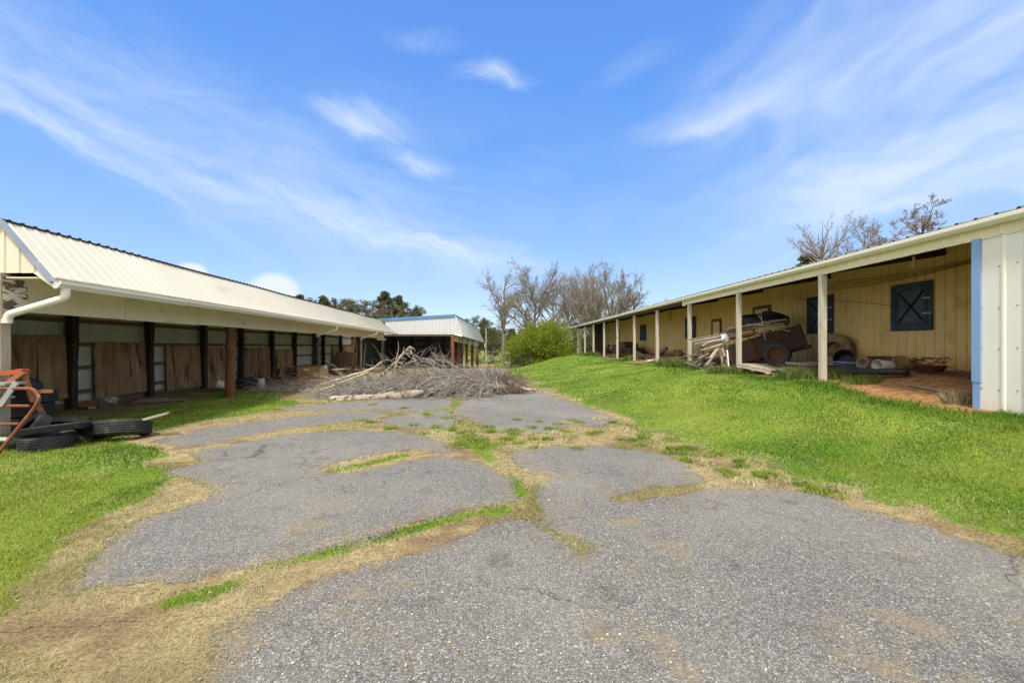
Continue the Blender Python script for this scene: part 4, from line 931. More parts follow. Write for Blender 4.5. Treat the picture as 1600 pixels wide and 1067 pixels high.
# ---- right porch
# old tyre and tub by the wall
tyre('tractor_tyre', Rm(14.15, 10.55, 1.46), Vector((-.86, -.48, .20)).to_track_quat('Z', 'Y').to_euler(), .52, .36, 'clay stained tractor tyre standing against the porch wall', m_rubbermud, group='big tyres of the porch', hole=.46)
t_ = 12.9
tub = empty('black_tub', Rm(t_, 9.95, 1.0), 'black round tub on its side before the tractor tyre', 'tub')
b = MB(); Mx = Matrix.Translation(Rm(t_, 9.9, 1.22)) @ Euler((R(68), 0, R(-50))).to_matrix().to_4x4(); b.lathe([(0, -.22), (.21, -.22), (.25, .08), (.275, .08), (.275, .05)], 28, M=Mx); b.lathe([(.245, .07), (.2, -.2), (0, -.2)], 28, M=Mx); b.build('shell', m_black, tub, smooth=True)
b = MB(); Mx = Matrix.Translation(Rm(12.4, 9.55, 1.04)) @ Euler((R(4), R(3), 0)).to_matrix().to_4x4(); b.lathe([(0, 0), (.24, 0), (.31, .10), (.33, .10), (.33, .085), (.31, .08), (.25, .0)], 28, M=Mx); b.lathe([(.30, .098), (.23, .015), (0, .015)], 28, M=Mx)
b.thing('feed_pan', m_bluetub, 'shallow blue pan lying in front of the black tub', 'pan', smooth=True)
cb = empty('cardboard_box', Rm(12.1, 10.4, 1.0), 'open cardboard box lying on its side by the porch wall', 'box')
b = MB()
def cbx(u, v, z): return Rm(12.40 - u * .78 + v * .12, 10.12 + v * .45 + u * .05, .98 + z + .01 * u)
b.hexa(lambda t, s, z: cbx(t, s, z), 0, 1, 0, 1, 0, .012); b.hexa(lambda t, s, z: cbx(t, s, z), 0, 1, 0, 1, .33, .342)
b.hexa(lambda t, s, z: cbx(t, s, z), 0, .012, 0, 1, .013, .329); b.hexa(lambda t, s, z: cbx(t, s, z), .988, 1, 0, 1, .013, .329); b.hexa(lambda t, s, z: cbx(t, s, z), .013, .987, .98, 1, .013, .329)
b.build('carton', m_card, cb)
b = MB(); b.hexa(lambda t, s, z: cbx(t, s - .001, z), .02, .98, -.02, 0, -.0, .1); b.add([cbx(1.0, 0, .33), cbx(1.16, -.25, .28), cbx(1.16, -.25, .04), cbx(1.0, 0, .02)], [(0, 1, 2, 3)]); b.build('flap', m_card, cb)
bucket(Rm(11.72, 9.62, 1.11), .125, .30, (R(84), R(8), R(-66)), m_clear, 'dusty translucent bucket on its side left of the cardboard box')
bucket(Rm(10.85, 9.45, 1.10), .145, .36, (R(88), R(6), R(-84)), m_plastic, 'white bucket lying on its side right of the cardboard box')
rb = empty('metal_bowl', Rm(10.3, 9.85, 1.0), 'rusty red shallow bowl under a tangle of wire', 'bowl')
b = MB(); Mx = Matrix.Translation(Rm(10.35, 9.9, .99)); b.lathe([(0, 0), (.22, .0), (.30, .12), (.33, .14), (.33, .15), (.29, .14), (.21, .03), (0, .03)], 28, M=Mx); b.build('bowl', m_rustdark, rb, smooth=True)
b = MB()
for k in range(9):
    a = random.uniform(0, 6.28); pts = [Rm(10.35, 9.9, 1.12) + V(.34 * math.cos(a + i * .55) * random.uniform(.6, 1.5), .34 * math.sin(a + i * .55) * random.uniform(.6, 1.2), random.uniform(0, .24)) for i in range(7)]; b.tube(arc(pts, 4), .007, 4)
b.tube(arc([Rm(10.2, 9.9, 1.25), Rm(9.6, 9.7, 1.1), Rm(9.0, 9.9, .98), Rm(8.4, 9.3, .97), Rm(7.8, 9.5, .97)]), .007, 4)
b.thing('wire_tangle', m_rustdark, 'loose tangle of rusty wire over the red bowl', 'wire')
b = MB(); b.tube(arc([P(1296, 583, 11.6), P(1340, 581, 10.9), P(1390, 581, 10.25), P(1416, 581, 10.0), P(1414, 577.5, 10.4)]), .075, 10)
b.thing('black_pipe', m_black, 'thick black plastic pipe lying along the front of the porch junk', 'pipe', smooth=True)
b = MB(); b.beam(Rm(14.5, 8.75, .98), Rm(10.6, 9.15, 1.0), .16, .09, jit=.005, seg=3); b.thing('timber', m_cartwood, 'dark timber lying behind the thick black pipe', 'timber')
for k, (t0, s0_, t1, s1_, w_, h_, mat, lab) in enumerate([(15.2, 8.5, 13.4, 8.9, .2, .05, m_plank, 'brown board on the porch floor just beyond the near post'), (14.6, 9.4, 13.2, 9.2, .22, .06, m_stone, 'flat grey slab between pallet and tractor tyre'), (13.9, 8.6, 13.2, 8.4, .12, .05, m_plastic, 'short white offcut beside the near post'), (15.5, 9.9, 13.6, 10.2, .2, .07, m_plank, 'brown board along the wall under the cart tail'),
    (12.9, 8.5, 12.5, 8.42, .14, .04, m_paleplank, 'pale chip of wood by the near post foot'), (9.5, 8.6, 8.3, 8.5, .05, .02, m_plank, 'thin stick lying on the bare clay near the blue trim')]):
    b = MB(); za = terr(*Rm(t0, s0_, 0).xy); zb2 = terr(*Rm(t1, s1_, 0).xy); b.beam(Rm(t0, s0_, za + h_ / 2 + .03), Rm(t1, s1_, zb2 + h_ / 2 + .03), w_, h_, jit=.005, seg=2); b.thing('board', mat, lab, 'board')
pp = Rm(14.1, 8.45, 0); pallet(V(pp.x, pp.y, terr(pp.x, pp.y) + .03), (R(8), R(1), R(24)), 'broken grey pallet lying in front of the cart wheel', m_greywood, scale=(1.25, 1.15, 1))
b = MB(); b.tube(arc([Rm(10.94 - .1, 7.75, 1.9), Rm(10.80, 7.70, 1.82), Rm(10.76, 7.66, 1.86)]), .006, 5); hk = b.build('hook', m_galv, barn)
# ---- the farm cart
def Cm(a, q, h):
    """cart frame: a 0..1 from tail (up) to nose (down, left), q across towards the wall, h up from the bed"""
    l = 2.3 * a; ca, sa = math.cos(R(17.5)), math.sin(R(17.5))
    return Vector((9.66 - .83 * l + .55 * q, 14.6 + .55 * l + .83 * q, 1.64 - .74 * a)) + Vector((-.83 * sa, .55 * sa, ca)) * h
cart = empty('farm_cart', V(9.0, 15.6, .95), 'tilted dark wooden farm cart heaped with boards on the porch', 'cart')
def cside(q, name, a1=1.0):
    b = MB()
    for k in range(4):
        h0 = .02 + k * .175 - .0; b.hexa(lambda a, s, h: Cm(a, q + s, h + .008 * math.sin(9 * a + k)), 0 + random.uniform(0, .01), a1, random.uniform(0, .004), .025, h0, h0 + .165)
    return b.build(name, m_cartwood, cart)
cside(0, 'side_boards', .995); cside(1.22, 'side_boards')
b = MB()
for k in range(4): b.hexa(lambda s, a, h: Cm(a, s, h), .03, 1.21, .004, .012, .02 + k * .175, .18 + k * .175)
b.build('tail_board', m_cartwood, cart)
b = MB()
for k in range(4): b.hexa(lambda s, a, h: Cm(a, s, h), .03, 1.21, .985, .992, .02 + k * .175, .18 + k * .175)
b.build('nose_board', m_greywood, cart)
b = MB(); b.hexa(Cm, 0, 1.0, .03, 1.22, -.03, .015); b.build('bed', m_cartwood, cart)
for a in (.02, .30, .64, .97):
    b = MB(); b.beam(Cm(a, -.03, -.12), Cm(a + .012, -.03, .74), .05, .075, up=(0, 1, 0)); b.build('stake', m_rustdark, cart)
b = MB(); b.beam(Cm(-.02, .25, -.08), Cm(1.1, .45, -.08), .09, .10); b.beam(Cm(-.02, 1.0, -.08), Cm(1.1, .8, -.08), .09, .10); b.beam(Cm(.38, -.05, -.16), Cm(.38, 1.3, -.16), .1, .1); b.build('chassis', m_rustdark, cart)
for q in (-.17, 1.40):
    wc = Cm(.385, q, 0); wc.z = 1.30; wo = empty('wheel', (0, 0, 0), None, None); wo.parent = cart; wo.location = wc - cart.location; wo.rotation_euler = Vector((.55, .83, 0)).to_track_quat('-Z', 'Y').to_euler()
    m = tyre_mb(.39, .22, hole=.60, groove=4).build('tyre', m_rubber, smooth=True); m.parent = wo
    b = MB(); b.lathe([(.0, -.02), (.07, -.03), (.08, -.01), (.17, -.03), (.20, .0), (.235, -.07), (.245, -.09), (.245, .09), (.235, .08), (.20, .03), (.0, .02)], 28); b.lathe([(0, -.07), (.045, -.065), (.05, -.02)], 14)
    m = b.build('rim', m_rustdark, smooth=True); m.parent = wo; b = MB(); b.lathe([(0, -.082), (.03, -.08), (.035, -.055)], 12); m = b.build('hub_cap', m_pale, smooth=True); m.parent = wo
# load: two big tyres, boards, pipes
tyre('tractor_tyre', P(1186, 500, 16.3), (R(5), R(-9), .3), .68, .36, 'big tyre lying flat on the cart load, nearer the middle post', group='big tyres of the porch', hole=.5, groove=3)
tyre('tractor_tyre', P(1211, 498, 16.6), (R(6), R(20), .3), .48, .30, 'second big tyre tipped against the first on the cart load', group='big tyres of the porch', hole=.5, groove=3)
LOAD = [(1136, 514, 16.2, 1229, 499, 15.1, .22, .06, m_paleplank, 'broad bleached plank lying across the front of the tyres on the cart'), (1132, 517, 16.5, 1228, 503.5, 15.4, .18, .05, m_plank, 'brown plank just under the broad bleached plank on the cart'),
 (1118, 522, 16.8, 1218, 508, 15.3, .2, .05, m_plank, 'long brown plank in the middle of the cart load'), (1077, 531, 17.3, 1165, 516, 16.0, .16, .06, m_scrap, 'grey timber sticking far out over the cart nose, uppermost'),
 (1080, 534, 17.1, 1150, 521, 16.1, .2, .05, m_paleplank, 'pale plank sticking out over the cart nose under the grey timber'), (1086, 537, 17.0, 1160, 524, 15.9, .14, .06, m_plank, 'brown timber sticking out over the cart nose, lowest'),
 (1096, 547, 16.6, 1130, 537, 16.0, .08, .035, m_pale, 'thin tan stick slanting below the cart nose'), (1140, 530, 16.2, 1172, 521, 15.7, .45, .03, m_redwood, 'rust red board sloping over the cart side'), (1162, 527, 15.8, 1184, 520, 15.4, .4, .03, m_redwood, 'second rust red board nearer the wheel'),
 (1178, 526, 15.2, 1198, 512, 15.3, .09, .05, m_tanwood, 'short tan timber poking over the cart side by the stake'), (1185, 520, 15.2, 1226, 508, 14.9, .12, .04, m_tanwood, 'tan lath lying along the cart edge'),
 (1102, 571, 16.0, 1125, 540, 16.2, .14, .05, m_paleplank, 'pale plank propped slanting against the cart nose'), (1124, 545, 16.1, 1133, 573, 15.9, .1, .04, m_scrap, 'grey prop standing against the cart nose, left one'), (1128, 543, 16.1, 1138, 574, 15.8, .06, .04, m_paleplank, 'thin pale prop standing right of the grey prop'),
 (1096, 540, 17.2, 1101, 574, 17.0, .10, .10, m_plank, 'dark upright timber leg under the overhanging boards'), (1119, 548, 16.6, 1121, 576, 16.4, .13, .1, m_rustdark, 'rusty upright post under the cart nose')]
for k, (xa, ya, ta, xb, yb, tb, w_, h_, mat, lab) in enumerate(LOAD):
    b = MB(); b.beam(P(xa, ya, ta), P(xb, yb, tb), w_, h_, jit=.006, seg=3); b.thing('plank', mat, lab, 'plank')
b = MB()
for k in range(34):
    t = random.uniform(15.0, 16.0); a = P(random.uniform(1186, 1228), random.uniform(506, 514), t); d = Vector((random.uniform(-1, .2), random.uniform(-1, 1), random.uniform(-.25, .3))).normalized(); L_ = random.uniform(.2, .55)
    b.tube([a - d * L_, a, a + d * L_], .012, 4)
b.thing('kindling', m_pale, 'bundle of thin tan sticks on top of the cart load', 'sticks', kind='stuff')
b = MB(); b.tube(arc([P(1134, 533, 16.1), P(1136, 545, 15.9), P(1139, 575, 15.7)]), .028, 8); b.thing('pipe', m_white, 'thin white pipe hanging down the cart nose', 'pipe', smooth=True)
b = MB(); b.tube(arc([P(1098, 541, 16.8), P(1110, 534, 16.6), P(1132, 531, 16.2)]), .065, 10, jit=.08); b.thing('flue_pipe', m_alu, 'grey bent metal duct on the cart nose', 'duct', smooth=True)
blob_mb(P(1133, 528, 16.0), .11, .11, .15, amp=.7, seed=2).thing('rag', m_cloth, 'white crumpled plastic rag hung on the cart nose', 'rag')
b = MB()
for k in range(70):
    t = random.uniform(15.6, 18.6); p = P(random.uniform(1082, 1142), 540, t); p.z = terr(p.x, p.y) + random.uniform(.02, .75) * random.random(); d = Vector((random.uniform(-1, 1), random.uniform(-1, 1), random.uniform(-.2, .25))).normalized()
    b.beam(p - d * random.uniform(.3, .8), p + d * random.uniform(.3, .7), random.uniform(.06, .18), .03)
b.thing('scrap_wood', m_scrap, 'heap of broken dark boards under the cart nose', 'scrap heap', kind='stuff')
# ---- far porch
b = MB(); b.tube([P(1012, 566.5, 24.5), P(1030, 562.0, 25.0)], .13, 14); b.tube([P(1012, 566.5, 24.5), P(1011.9, 566.5, 24.48)], .142, 14); b.thing('white_pipe', m_white, 'thick white pipe end lying on the bank by the porch', 'pipe', smooth=True)
LOGS = [((993, 551, 31), (1018, 562, 28), .17, 'thick brown log slanting at the left of the firewood'), ((1000, 555, 30), (1034, 558, 27.5), .12, 'thinner brown log lying behind the slanting log'), ((1028, 556, 27.5), (1048, 553, 26.5), .13, 'log lying flat right of the seventh porch post'), ((1030, 553, 27), (1042, 544, 26.5), .12, 'reddish log propped up at an angle near the wall'), ((1010, 561, 27), (1040, 559, 26), .08, 'thin pale log along the front of the firewood'), ((1043, 560, 24.5), (1078, 556, 22.5), .07, 'long pale pole leading to the cart')]
for k, (a, c, r_, lab) in enumerate(LOGS):
    b = MB(); pa, pc = P(*a), P(*c); b.tube([pa.lerp(pc, f) + V(random.uniform(-.02, .02), 0, random.uniform(-.03, .03)) for f in np.linspace(0, 1, 6)], [r_ * random.uniform(.88, 1.06) for _ in range(6)], 10, jit=.06)
    b.thing('log', m_bark if k not in (4, 5) else m_dead, lab, 'log', 'firewood logs on the porch', smooth=True)
hg = Rm(27, 10.1, 0); blob_mb(V(hg.x + .0, hg.y - 1.6, terr(hg.x, hg.y) + .1), .5, .7, .28, amp=.4, seed=7).thing('dirt_mound', m_rubbermud, 'small clay coloured mound against the porch wall', 'mound')
cab = empty('old_dresser', Rm(34, 9.6, .9), 'dark broken wooden cabinet with rounded top on the far porch', 'cabinet')
b = MB(); b.hexa(Rm, 33.2, 37.0, 9.2, 10.2, .85, 1.62); b.build('carcass', m_maroon, cab, bevel=.02)
b = MB(); n = 12
vs = [Rm(t, 9.15 + .0, 1.62 + .28 * math.sin(math.pi * i / n)) if False else Rm(33.0 + 2.4 * i / n, s, 1.60 + .30 * math.sin(math.pi * i / n) ** .8) for s in (9.15, 10.2) for i in range(n + 1)]
b.add(vs, [(i, i + 1, n + 2 + i, n + 1 + i) for i in range(n)] + [tuple(range(n + 1)), tuple(range(2 * n + 1, n, -1))]); b.build('rounded_top', m_maroon, cab)
b = MB(); b.hexa(Rm, 33.4, 34.1, 9.17, 9.195, .95, 1.35); b.build('opening_shade', m_dark, cab)  # no hole: black panel paints the shade inside the cabinet
b = MB(); b.hexa(Rm, 32.0, 33.0, 9.3, 10.1, .9, 1.45); b.build('side_cupboard', m_cartwood, cab, bevel=.02)
b = MB()
for k in range(60):
    t = random.uniform(37.5, 49); s_ = random.uniform(8.4, 10.2); p = Rm(t, s_, 0); p.z = terr(p.x, p.y) + random.uniform(.02, .75) * random.random(); d = Vector((random.uniform(-1, 1), random.uniform(-1, 1), random.uniform(-.4, .4))).normalized()
    b.beam(p - d * random.uniform(.3, .9), p + d * random.uniform(.3, .9), random.uniform(.08, .3), .05)
b.thing('scrap_wood', m_maroon, 'dark heap of broken timber at the far end of the porch', 'scrap heap', kind='stuff')
for k, (x_, y_, lab) in enumerate([(1004, 569, 'grey board edging the bank near the white pipe'), (955, 562, 'grey board edging the bank at the far end')]):
    b = MB(); g = G(x_, y_); b.beam(g + V(-.5, 1.2, .06), g + V(.5, -1, .06), .15, .05); b.thing('board', m_plank, lab, 'board')
# ================================================================== BRUSH PILE
def polyl(p0, d, L, K, wig, droop, r):
    """batch: p0 (B,3), d (B,3), L (B,)"""
    B = len(p0); pts = np.empty((B, K, 3)); pts[:, 0] = p0; d = d / np.linalg.norm(d, axis=1, keepdims=True)
    for k in range(1, K):
        d = d + r.normal(0, wig, (B, 3)); d[:, 2] += droop; d /= np.linalg.norm(d, axis=1, keepdims=True)
        pts[:, k] = pts[:, k - 1] + d * (L / (K - 1))[:, None]
    return pts
PR_X = [-6.6, -5.4, -4.2, -3.2, -2.4, -1.6, -.9, -.2, .5]
PR_H = [.08, .23, .43, .58, .66, .62, .44, .40, .22]
r_ = np.random.default_rng(5)
B = 3900
x0 = r_.uniform(-5.9, -1.0, B); hh = np.interp(x0, PR_X, PR_H); dep = r_.uniform(0, 1, B)
y0 = 14.2 + dep * 3.4 + r_.normal(0, .2, B)
z0 = hh * (.25 + .75 * r_.random(B)) * (1 - .55 * np.abs(dep - .45) * 1.2)
p0 = np.stack([x0 + .35, y0, z0], -1)
d = np.stack([-.75 + r_.normal(0, .45, B), -.50 + r_.normal(0, .45, B), .03 + r_.normal(0, .22, B)], -1)
L = r_.uniform(.6, 1.7, B)
pts = polyl(p0, d, L, 6, .14, -.14, r_); pts[..., 2] = np.maximum(pts[..., 2], .02 + .05 * r_.random((B, 1)))
rad = (r_.uniform(.005, .013, B) * (1 + .9 * (r_.random(B) > .92)))[:, None] * np.linspace(1, .45, 6)[None]
v1, f1 = sweep(pts, rad, 4)
# forked twigs
sel = r_.choice(B, 3600); kk = r_.integers(1, 5, 3600); q0 = pts[sel, kk]
d2 = pts[sel, kk] - pts[sel, kk - 1]; d2 = d2 / (np.linalg.norm(d2, axis=1, keepdims=True) + 1e-6) + r_.normal(0, .5, (3600, 3))
tw = polyl(q0, d2, r_.uniform(.2, .6, 3600), 4, .15, -.06, r_); tw[..., 2] = np.maximum(tw[..., 2], .02)
v2, f2 = sweep(tw, np.full((3600, 1), .005) * np.linspace(1, .5, 4)[None], 3)
f2q = f2
# stouter limbs arching over the mass, each with its own spray of forks
B = 240; x0 = r_.uniform(-4.6, -.8, B); y0 = 14.3 + r_.uniform(0, 2.6, B); hh = np.interp(x0, PR_X, PR_H)
p0 = np.stack([x0 + .5, y0, hh * r_.uniform(.45, .95, B)], -1); d = np.stack([-.85 + r_.normal(0, .45, B), -.45 + r_.normal(0, .45, B), .14 + r_.normal(0, .15, B)], -1)
lim = polyl(p0, d, r_.uniform(.9, 2.2, B), 8, .12, -.13, r_); lim[..., 2] = np.maximum(lim[..., 2], .03)
v3, f3 = sweep(lim, r_.uniform(.010, .022, B)[:, None] * np.linspace(1, .35, 8)[None], 5)
si = np.repeat(np.arange(B), 7); ki = r_.integers(2, 7, len(si)); dd_ = lim[si, ki] - lim[si, ki - 1]; dd_ = dd_ / (np.linalg.norm(dd_, axis=1, keepdims=True) + 1e-6) + r_.normal(0, .55, (len(si), 3))
fk = polyl(lim[si, ki], dd_, r_.uniform(.25, .8, len(si)), 5, .16, -.10, r_); fk[..., 2] = np.maximum(fk[..., 2], .02)
v4, f4 = sweep(fk, np.full((len(si), 1), .007) * np.linspace(1, .45, 5)[None], 4)
vv, ff = join_np([(v1, f1), (v2, f2q)]); vl, fl = join_np([(v3, f3), (v4, f4)])
o = np_obj('brush_pile', vl, fl, m_brush, loc=(-2.8, 15.4, 0)); tag(o, 'stouter arching branches draped over the top of the heap', 'brush pile', kind='stuff')
br = np_obj('brush_pile', vv, ff, m_brush, loc=(-3.2, 15.5, 0)); tag(br, 'long heap of dry grey cut branches across the driveway', 'brush pile', kind='stuff')
B = 1700
x0 = np.concatenate([r_.uniform(-2.0, .3, 1100), r_.uniform(-.9, .2, 600)]); y0 = 14.9 + r_.uniform(0, 3.2, B); hh = np.interp(x0, PR_X, PR_H)
p0 = np.stack([x0, y0, hh * r_.random(B) * .8], -1); d = np.stack([r_.normal(0, .8, B), r_.normal(-.2, .5, B), .25 + r_.normal(0, .35, B)], -1)
pts = polyl(p0, d, r_.uniform(.3, .9, B), 5, .2, -.08, r_); pts[..., 2] = np.maximum(pts[..., 2], .02)
v1, f1 = sweep(pts, r_.uniform(.004, .011, B)[:, None] * np.linspace(1, .4, 5)[None], 4)
o = np_obj('brush_pile', v1, f1, m_brushred, loc=(-.6, 16, 0)); tag(o, 'lower reddish tangle of thin brush at the right end of the heap', 'brush pile', kind='stuff')
B = 700
x0 = r_.uniform(-8.6, -4.5, B); y0 = 15 + r_.uniform(0, 3.5, B); p0 = np.stack([x0, y0, .03 + .12 * r_.random(B)], -1); d = np.stack([-1 + r_.normal(0, .4, B), r_.normal(0, .5, B), .08 + r_.normal(0, .12, B)], -1)
pts = polyl(p0, d, r_.uniform(.5, 1.6, B), 5, .12, -.03, r_); pts[..., 2] = np.maximum(pts[..., 2], .02)
v1, f1 = sweep(pts, r_.uniform(.004, .010, B)[:, None] * np.linspace(1, .4, 5)[None], 4)
o = np_obj('brush_pile', v1, f1, m_dead, loc=(-6.6, 16, 0)); tag(o, 'thin scatter of pale twigs spreading left of the heap', 'brush pile', kind='stuff')
def limb(pts, rads, mat, label, name='branch', twigs=0, n=9, jit=.06, group='big branches in the brush pile', droop=-.03, tl=(.3, .9)):
    b = MB(); pts = [Vector(p) for p in pts]; fine = []; rr = []
    for i in range(len(pts) - 1):
        for f in np.linspace(0, 1, 5)[:-1]: fine.append(pts[i].lerp(pts[i + 1], f) + V(random.uniform(-.02, .02), random.uniform(-.02, .02), random.uniform(-.015, .015))); rr.append(rads[i] * (1 - f) + rads[i + 1] * f)
    fine.append(pts[-1]); rr.append(rads[-1]); b.tube(fine, rr, n, jit=jit)
    for k in range(twigs):
        i = random.randrange(2, len(fine)); d = (fine[i] - fine[i - 1]).normalized() + V(random.uniform(-1, 1), random.uniform(-1, 1), random.uniform(-1, .6)); d.normalize(); p = fine[i].copy(); q = [p.copy()]; L_ = random.uniform(*tl)
        for j in range(5): d = (d + V(random.uniform(-.2, .2), random.uniform(-.2, .2), random.uniform(-.2, .1) + droop * 4)).normalized(); p = p + d * L_ / 5; p.z = max(p.z, .03); q.append(p.copy())
        b.tube(q, list(np.linspace(max(.006, rr[i] * .35), .004, 6)), 5)
    return b.thing(name, mat, label, 'branch', group, smooth=True)
limb([P(566, 612, 16), P(600, 584, 15.6), P(622, 562, 15.2), P(641, 542, 14.9)], [.05, .06, .055, .05], m_dead, 'bare cut branch rising up above the heap with a pale sawn end', twigs=26)
limb([P(640, 568, 15.6), P(655, 560, 15.4), P(668, 562, 15.2), P(682, 578, 15.0)], [.018, .016, .012, .008], m_dead, 'arching thin branch on the crest of the heap', twigs=16)
limb([P(612, 585, 16.2), P(640, 566, 16.4), P(662, 559, 16.4), P(690, 563, 16.4)], [.018, .016, .012, .008], m_brush, 'second arching branch behind the crest of the heap', twigs=18)
limb([P(686, 588, 15.6), P(692, 575, 15.6), P(694, 563, 15.5), P(693, 556, 15.5)], [.02, .02, .014, .01], m_dead, 'short upright twig branch near the pole shed post', twigs=8, tl=(.1, .4))
limb([P(496, 603, 16.4), P(525, 594, 16.2), P(560, 584, 16.0), P(585, 575, 15.8), P(596, 566, 15.6)], [.035, .05, .05, .045, .03], m_pale, 'long pale stripped branch climbing from the left over the heap', twigs=5)
limb([P(484, 614, 15.2), P(515, 605, 15.2), P(548, 592, 15.2), P(575, 582, 15.2)], [.02, .035, .035, .025], m_pale, 'second pale branch below the stripped branch at the left', twigs=8)
limb([P(430, 605, 17.5), P(455, 606, 17), P(480, 603, 17), P(500, 604, 16.6)], [.015, .025, .025, .02], m_dead, 'thin pale branch reaching left into the grass', twigs=6)
limb([P(434, 612, 15.4), P(441, 622, 15.0)], [.04, .045], m_dead, 'short broken stub lying in the grass left of the heap')
# front logs
limb([P(504, 629.5, 12.9), P(520, 623.5, 13.1), P(545, 622.5, 13.2), P(575, 622, 13.3), P(610, 619, 13.5), P(640, 617, 13.6), P(661, 613.5, 13.7)], [.05, .085, .10, .115, .135, .135, .08], m_dead, 'long pale log lying along the front foot of the heap', name='log', n=12, jit=.10, group='logs round the brush pile')
limb([P(508, 629.8, 12.75), P(530, 626, 12.9), P(548, 624.5, 13.0)], [.02, .05, .04], m_dead, 'split branch beside the left tip of the long pale log', name='log', n=9, jit=.1, group='logs round the brush pile')
limb([P(668, 612, 14.0), P(690, 606.5, 14.2), P(709, 601.5, 14.4)], [.10, .13, .12], m_dead, 'short thick log with a sawn end at the middle of the heap', name='log', n=12, jit=.08, group='logs round the brush pile')
limb([P(676, 608, 14.2), P(690, 600, 14.4), P(703, 592, 14.6)], [.05, .06, .04], m_dead, 'forked stub rising over the short thick log', name='log', jit=.08, group='logs round the brush pile')
limb([P(728, 606, 14.8), P(742, 602, 14.9), P(770, 603.5, 15), P(800, 605.5, 15.1), P(822, 608.5, 15.0), P(838, 610, 15)], [.05, .07, .08, .09, .06, .02], m_dead, 'long crooked log at the right end of the heap', name='log', n=10, jit=.12, twigs=14, group='logs round the brush pile')
B = 900
x0 = r_.uniform(-1.3, .35, B); y0 = 14.75 + r_.uniform(-.1, .5, B); p0 = np.stack([x0, y0, r_.random(B) * .22], -1); d = np.stack([r_.normal(0, .8, B), r_.normal(-.3, .5, B), r_.normal(0, .35, B)], -1)
pts = polyl(p0, d, r_.uniform(.1, .35, B), 4, .3, -.1, r_); pts[..., 2] = np.maximum(pts[..., 2], .015)
v1, f1 = sweep(pts, r_.uniform(.004, .010, B)[:, None] * np.linspace(1, .6, 4)[None], 4)
o = np_obj('leaf_litter', v1, f1, m_brushred, loc=(-.5, 15, 0)); tag(o, 'brown litter and broken twigs under the crooked right log', 'litter', kind='stuff')
for k, (x_, y_, s_) in enumerate([(798, 598, .10), (807, 604, .11)]):
    g = P(x_, y_, 15.0); blob_mb(g, s_, s_, s_ * 1.1, amp=.35, seed=9 + k).thing('wood_chunk', m_bark, ['brown wood chunk standing on the crooked log', 'brown wood chunk right of the other chunk on the crooked log'][k], 'wood chunk')

# ================================================================== TREES
def grow_tree(seed, H, trunk_r, levels, lean=0., base_clear=.3, trunk_frac=.75):
    """returns (trunk verts,faces), (crown verts,faces) for a bare tree H metres high"""
    r = np.random.default_rng(seed); K = 12
    p = np.zeros((1, K, 3)); z = np.linspace(0, H * trunk_frac, K); p[0, :, 2] = z
    p[0, :, 0] = np.cumsum(r.normal(0, .012 * H, K)) * (z / H) + lean * z; p[0, :, 1] = np.cumsum(r.normal(0, .012 * H, K)) * (z / H)
    rad = trunk_r * (np.linspace(1, .22, K)[None] ** .9); rad[0, 0] *= 1.35
    tr = [sweep(p, rad, 9)]; cr = []
    P_, Rd, Ln = p, rad, np.array([H * trunk_frac])
    for li, (cnt, t0, t1, ang, lr, up, wig, K, sides) in enumerate(levels):
        B = len(P_); Kp = P_.shape[1]
        t = np.sort(r.uniform(t0, t1, (B, cnt)), axis=1).ravel(); par = np.repeat(np.arange(B), cnt)
        fi = t * (Kp - 1); i0 = np.clip(fi.astype(int), 0, Kp - 2); fr = (fi - i0)[:, None]
        o = P_[par, i0] * (1 - fr) + P_[par, i0 + 1] * fr; pd = P_[par, i0 + 1] - P_[par, i0]; pd /= np.linalg.norm(pd, axis=1, keepdims=True)
        pr = Rd[par, i0] * (1 - fr[:, 0]) + Rd[par, i0 + 1] * fr[:, 0]
        rnd = r.normal(0, 1, (len(t), 3)); side = rnd - pd * (rnd * pd).sum(1, keepdims=True); side /= np.linalg.norm(side, axis=1, keepdims=True)
        a = np.radians(r.normal(ang, 9, len(t)))[:, None]; d = pd * np.cos(a) + side * np.sin(a)
        L_ = Ln[par] * lr * r.uniform(.65, 1.15, len(t)) * (1.15 - .55 * t)
        pts = np.empty((len(t), K, 3)); pts[:, 0] = o
        for k in range(1, K):
            d = d + r.normal(0, wig, d.shape); d[:, 2] += up; d /= np.linalg.norm(d, axis=1, keepdims=True); pts[:, k] = pts[:, k - 1] + d * (L_ / (K - 1))[:, None]
        rr = np.clip(pr * .62, .006, None)[:, None] * np.linspace(1, .3, K)[None]; rr = np.maximum(rr, .0085)
        (tr if li == 0 else cr).append(sweep(pts, rr, sides)); P_, Rd, Ln = pts, rr, L_
    return join_np(tr), join_np(cr)
TREES = {}
def bare_tree(kind, loc, label, group, rotz=0., sc_=1., name='bare_tree', mat=None):
    if kind not in TREES: TREES[kind] = tree_kinds[kind]()
    (tv_, tf_), (cv_, cf_) = TREES[kind] if not isinstance(TREES[kind], list) else TREES[kind][0]
    if isinstance(TREES[kind], list):
        o = copy_tree(TREES[kind][1]); o.location = loc; o.rotation_euler = (0, 0, rotz); o.scale = (sc_,) * 3
        o['label'] = label; o['group'] = group; return o
    o = empty(name, (0, 0, 0), label, 'tree', group)
    np_obj('trunk', tv_, tf_, m_bark, parent=o, smooth=True); np_obj('crown', cv_, cf_, mat or m_twig, parent=o)
    TREES[kind] = [TREES[kind], o]; o.location = loc; o.rotation_euler = (0, 0, rotz); o.scale = (sc_,) * 3
    return o
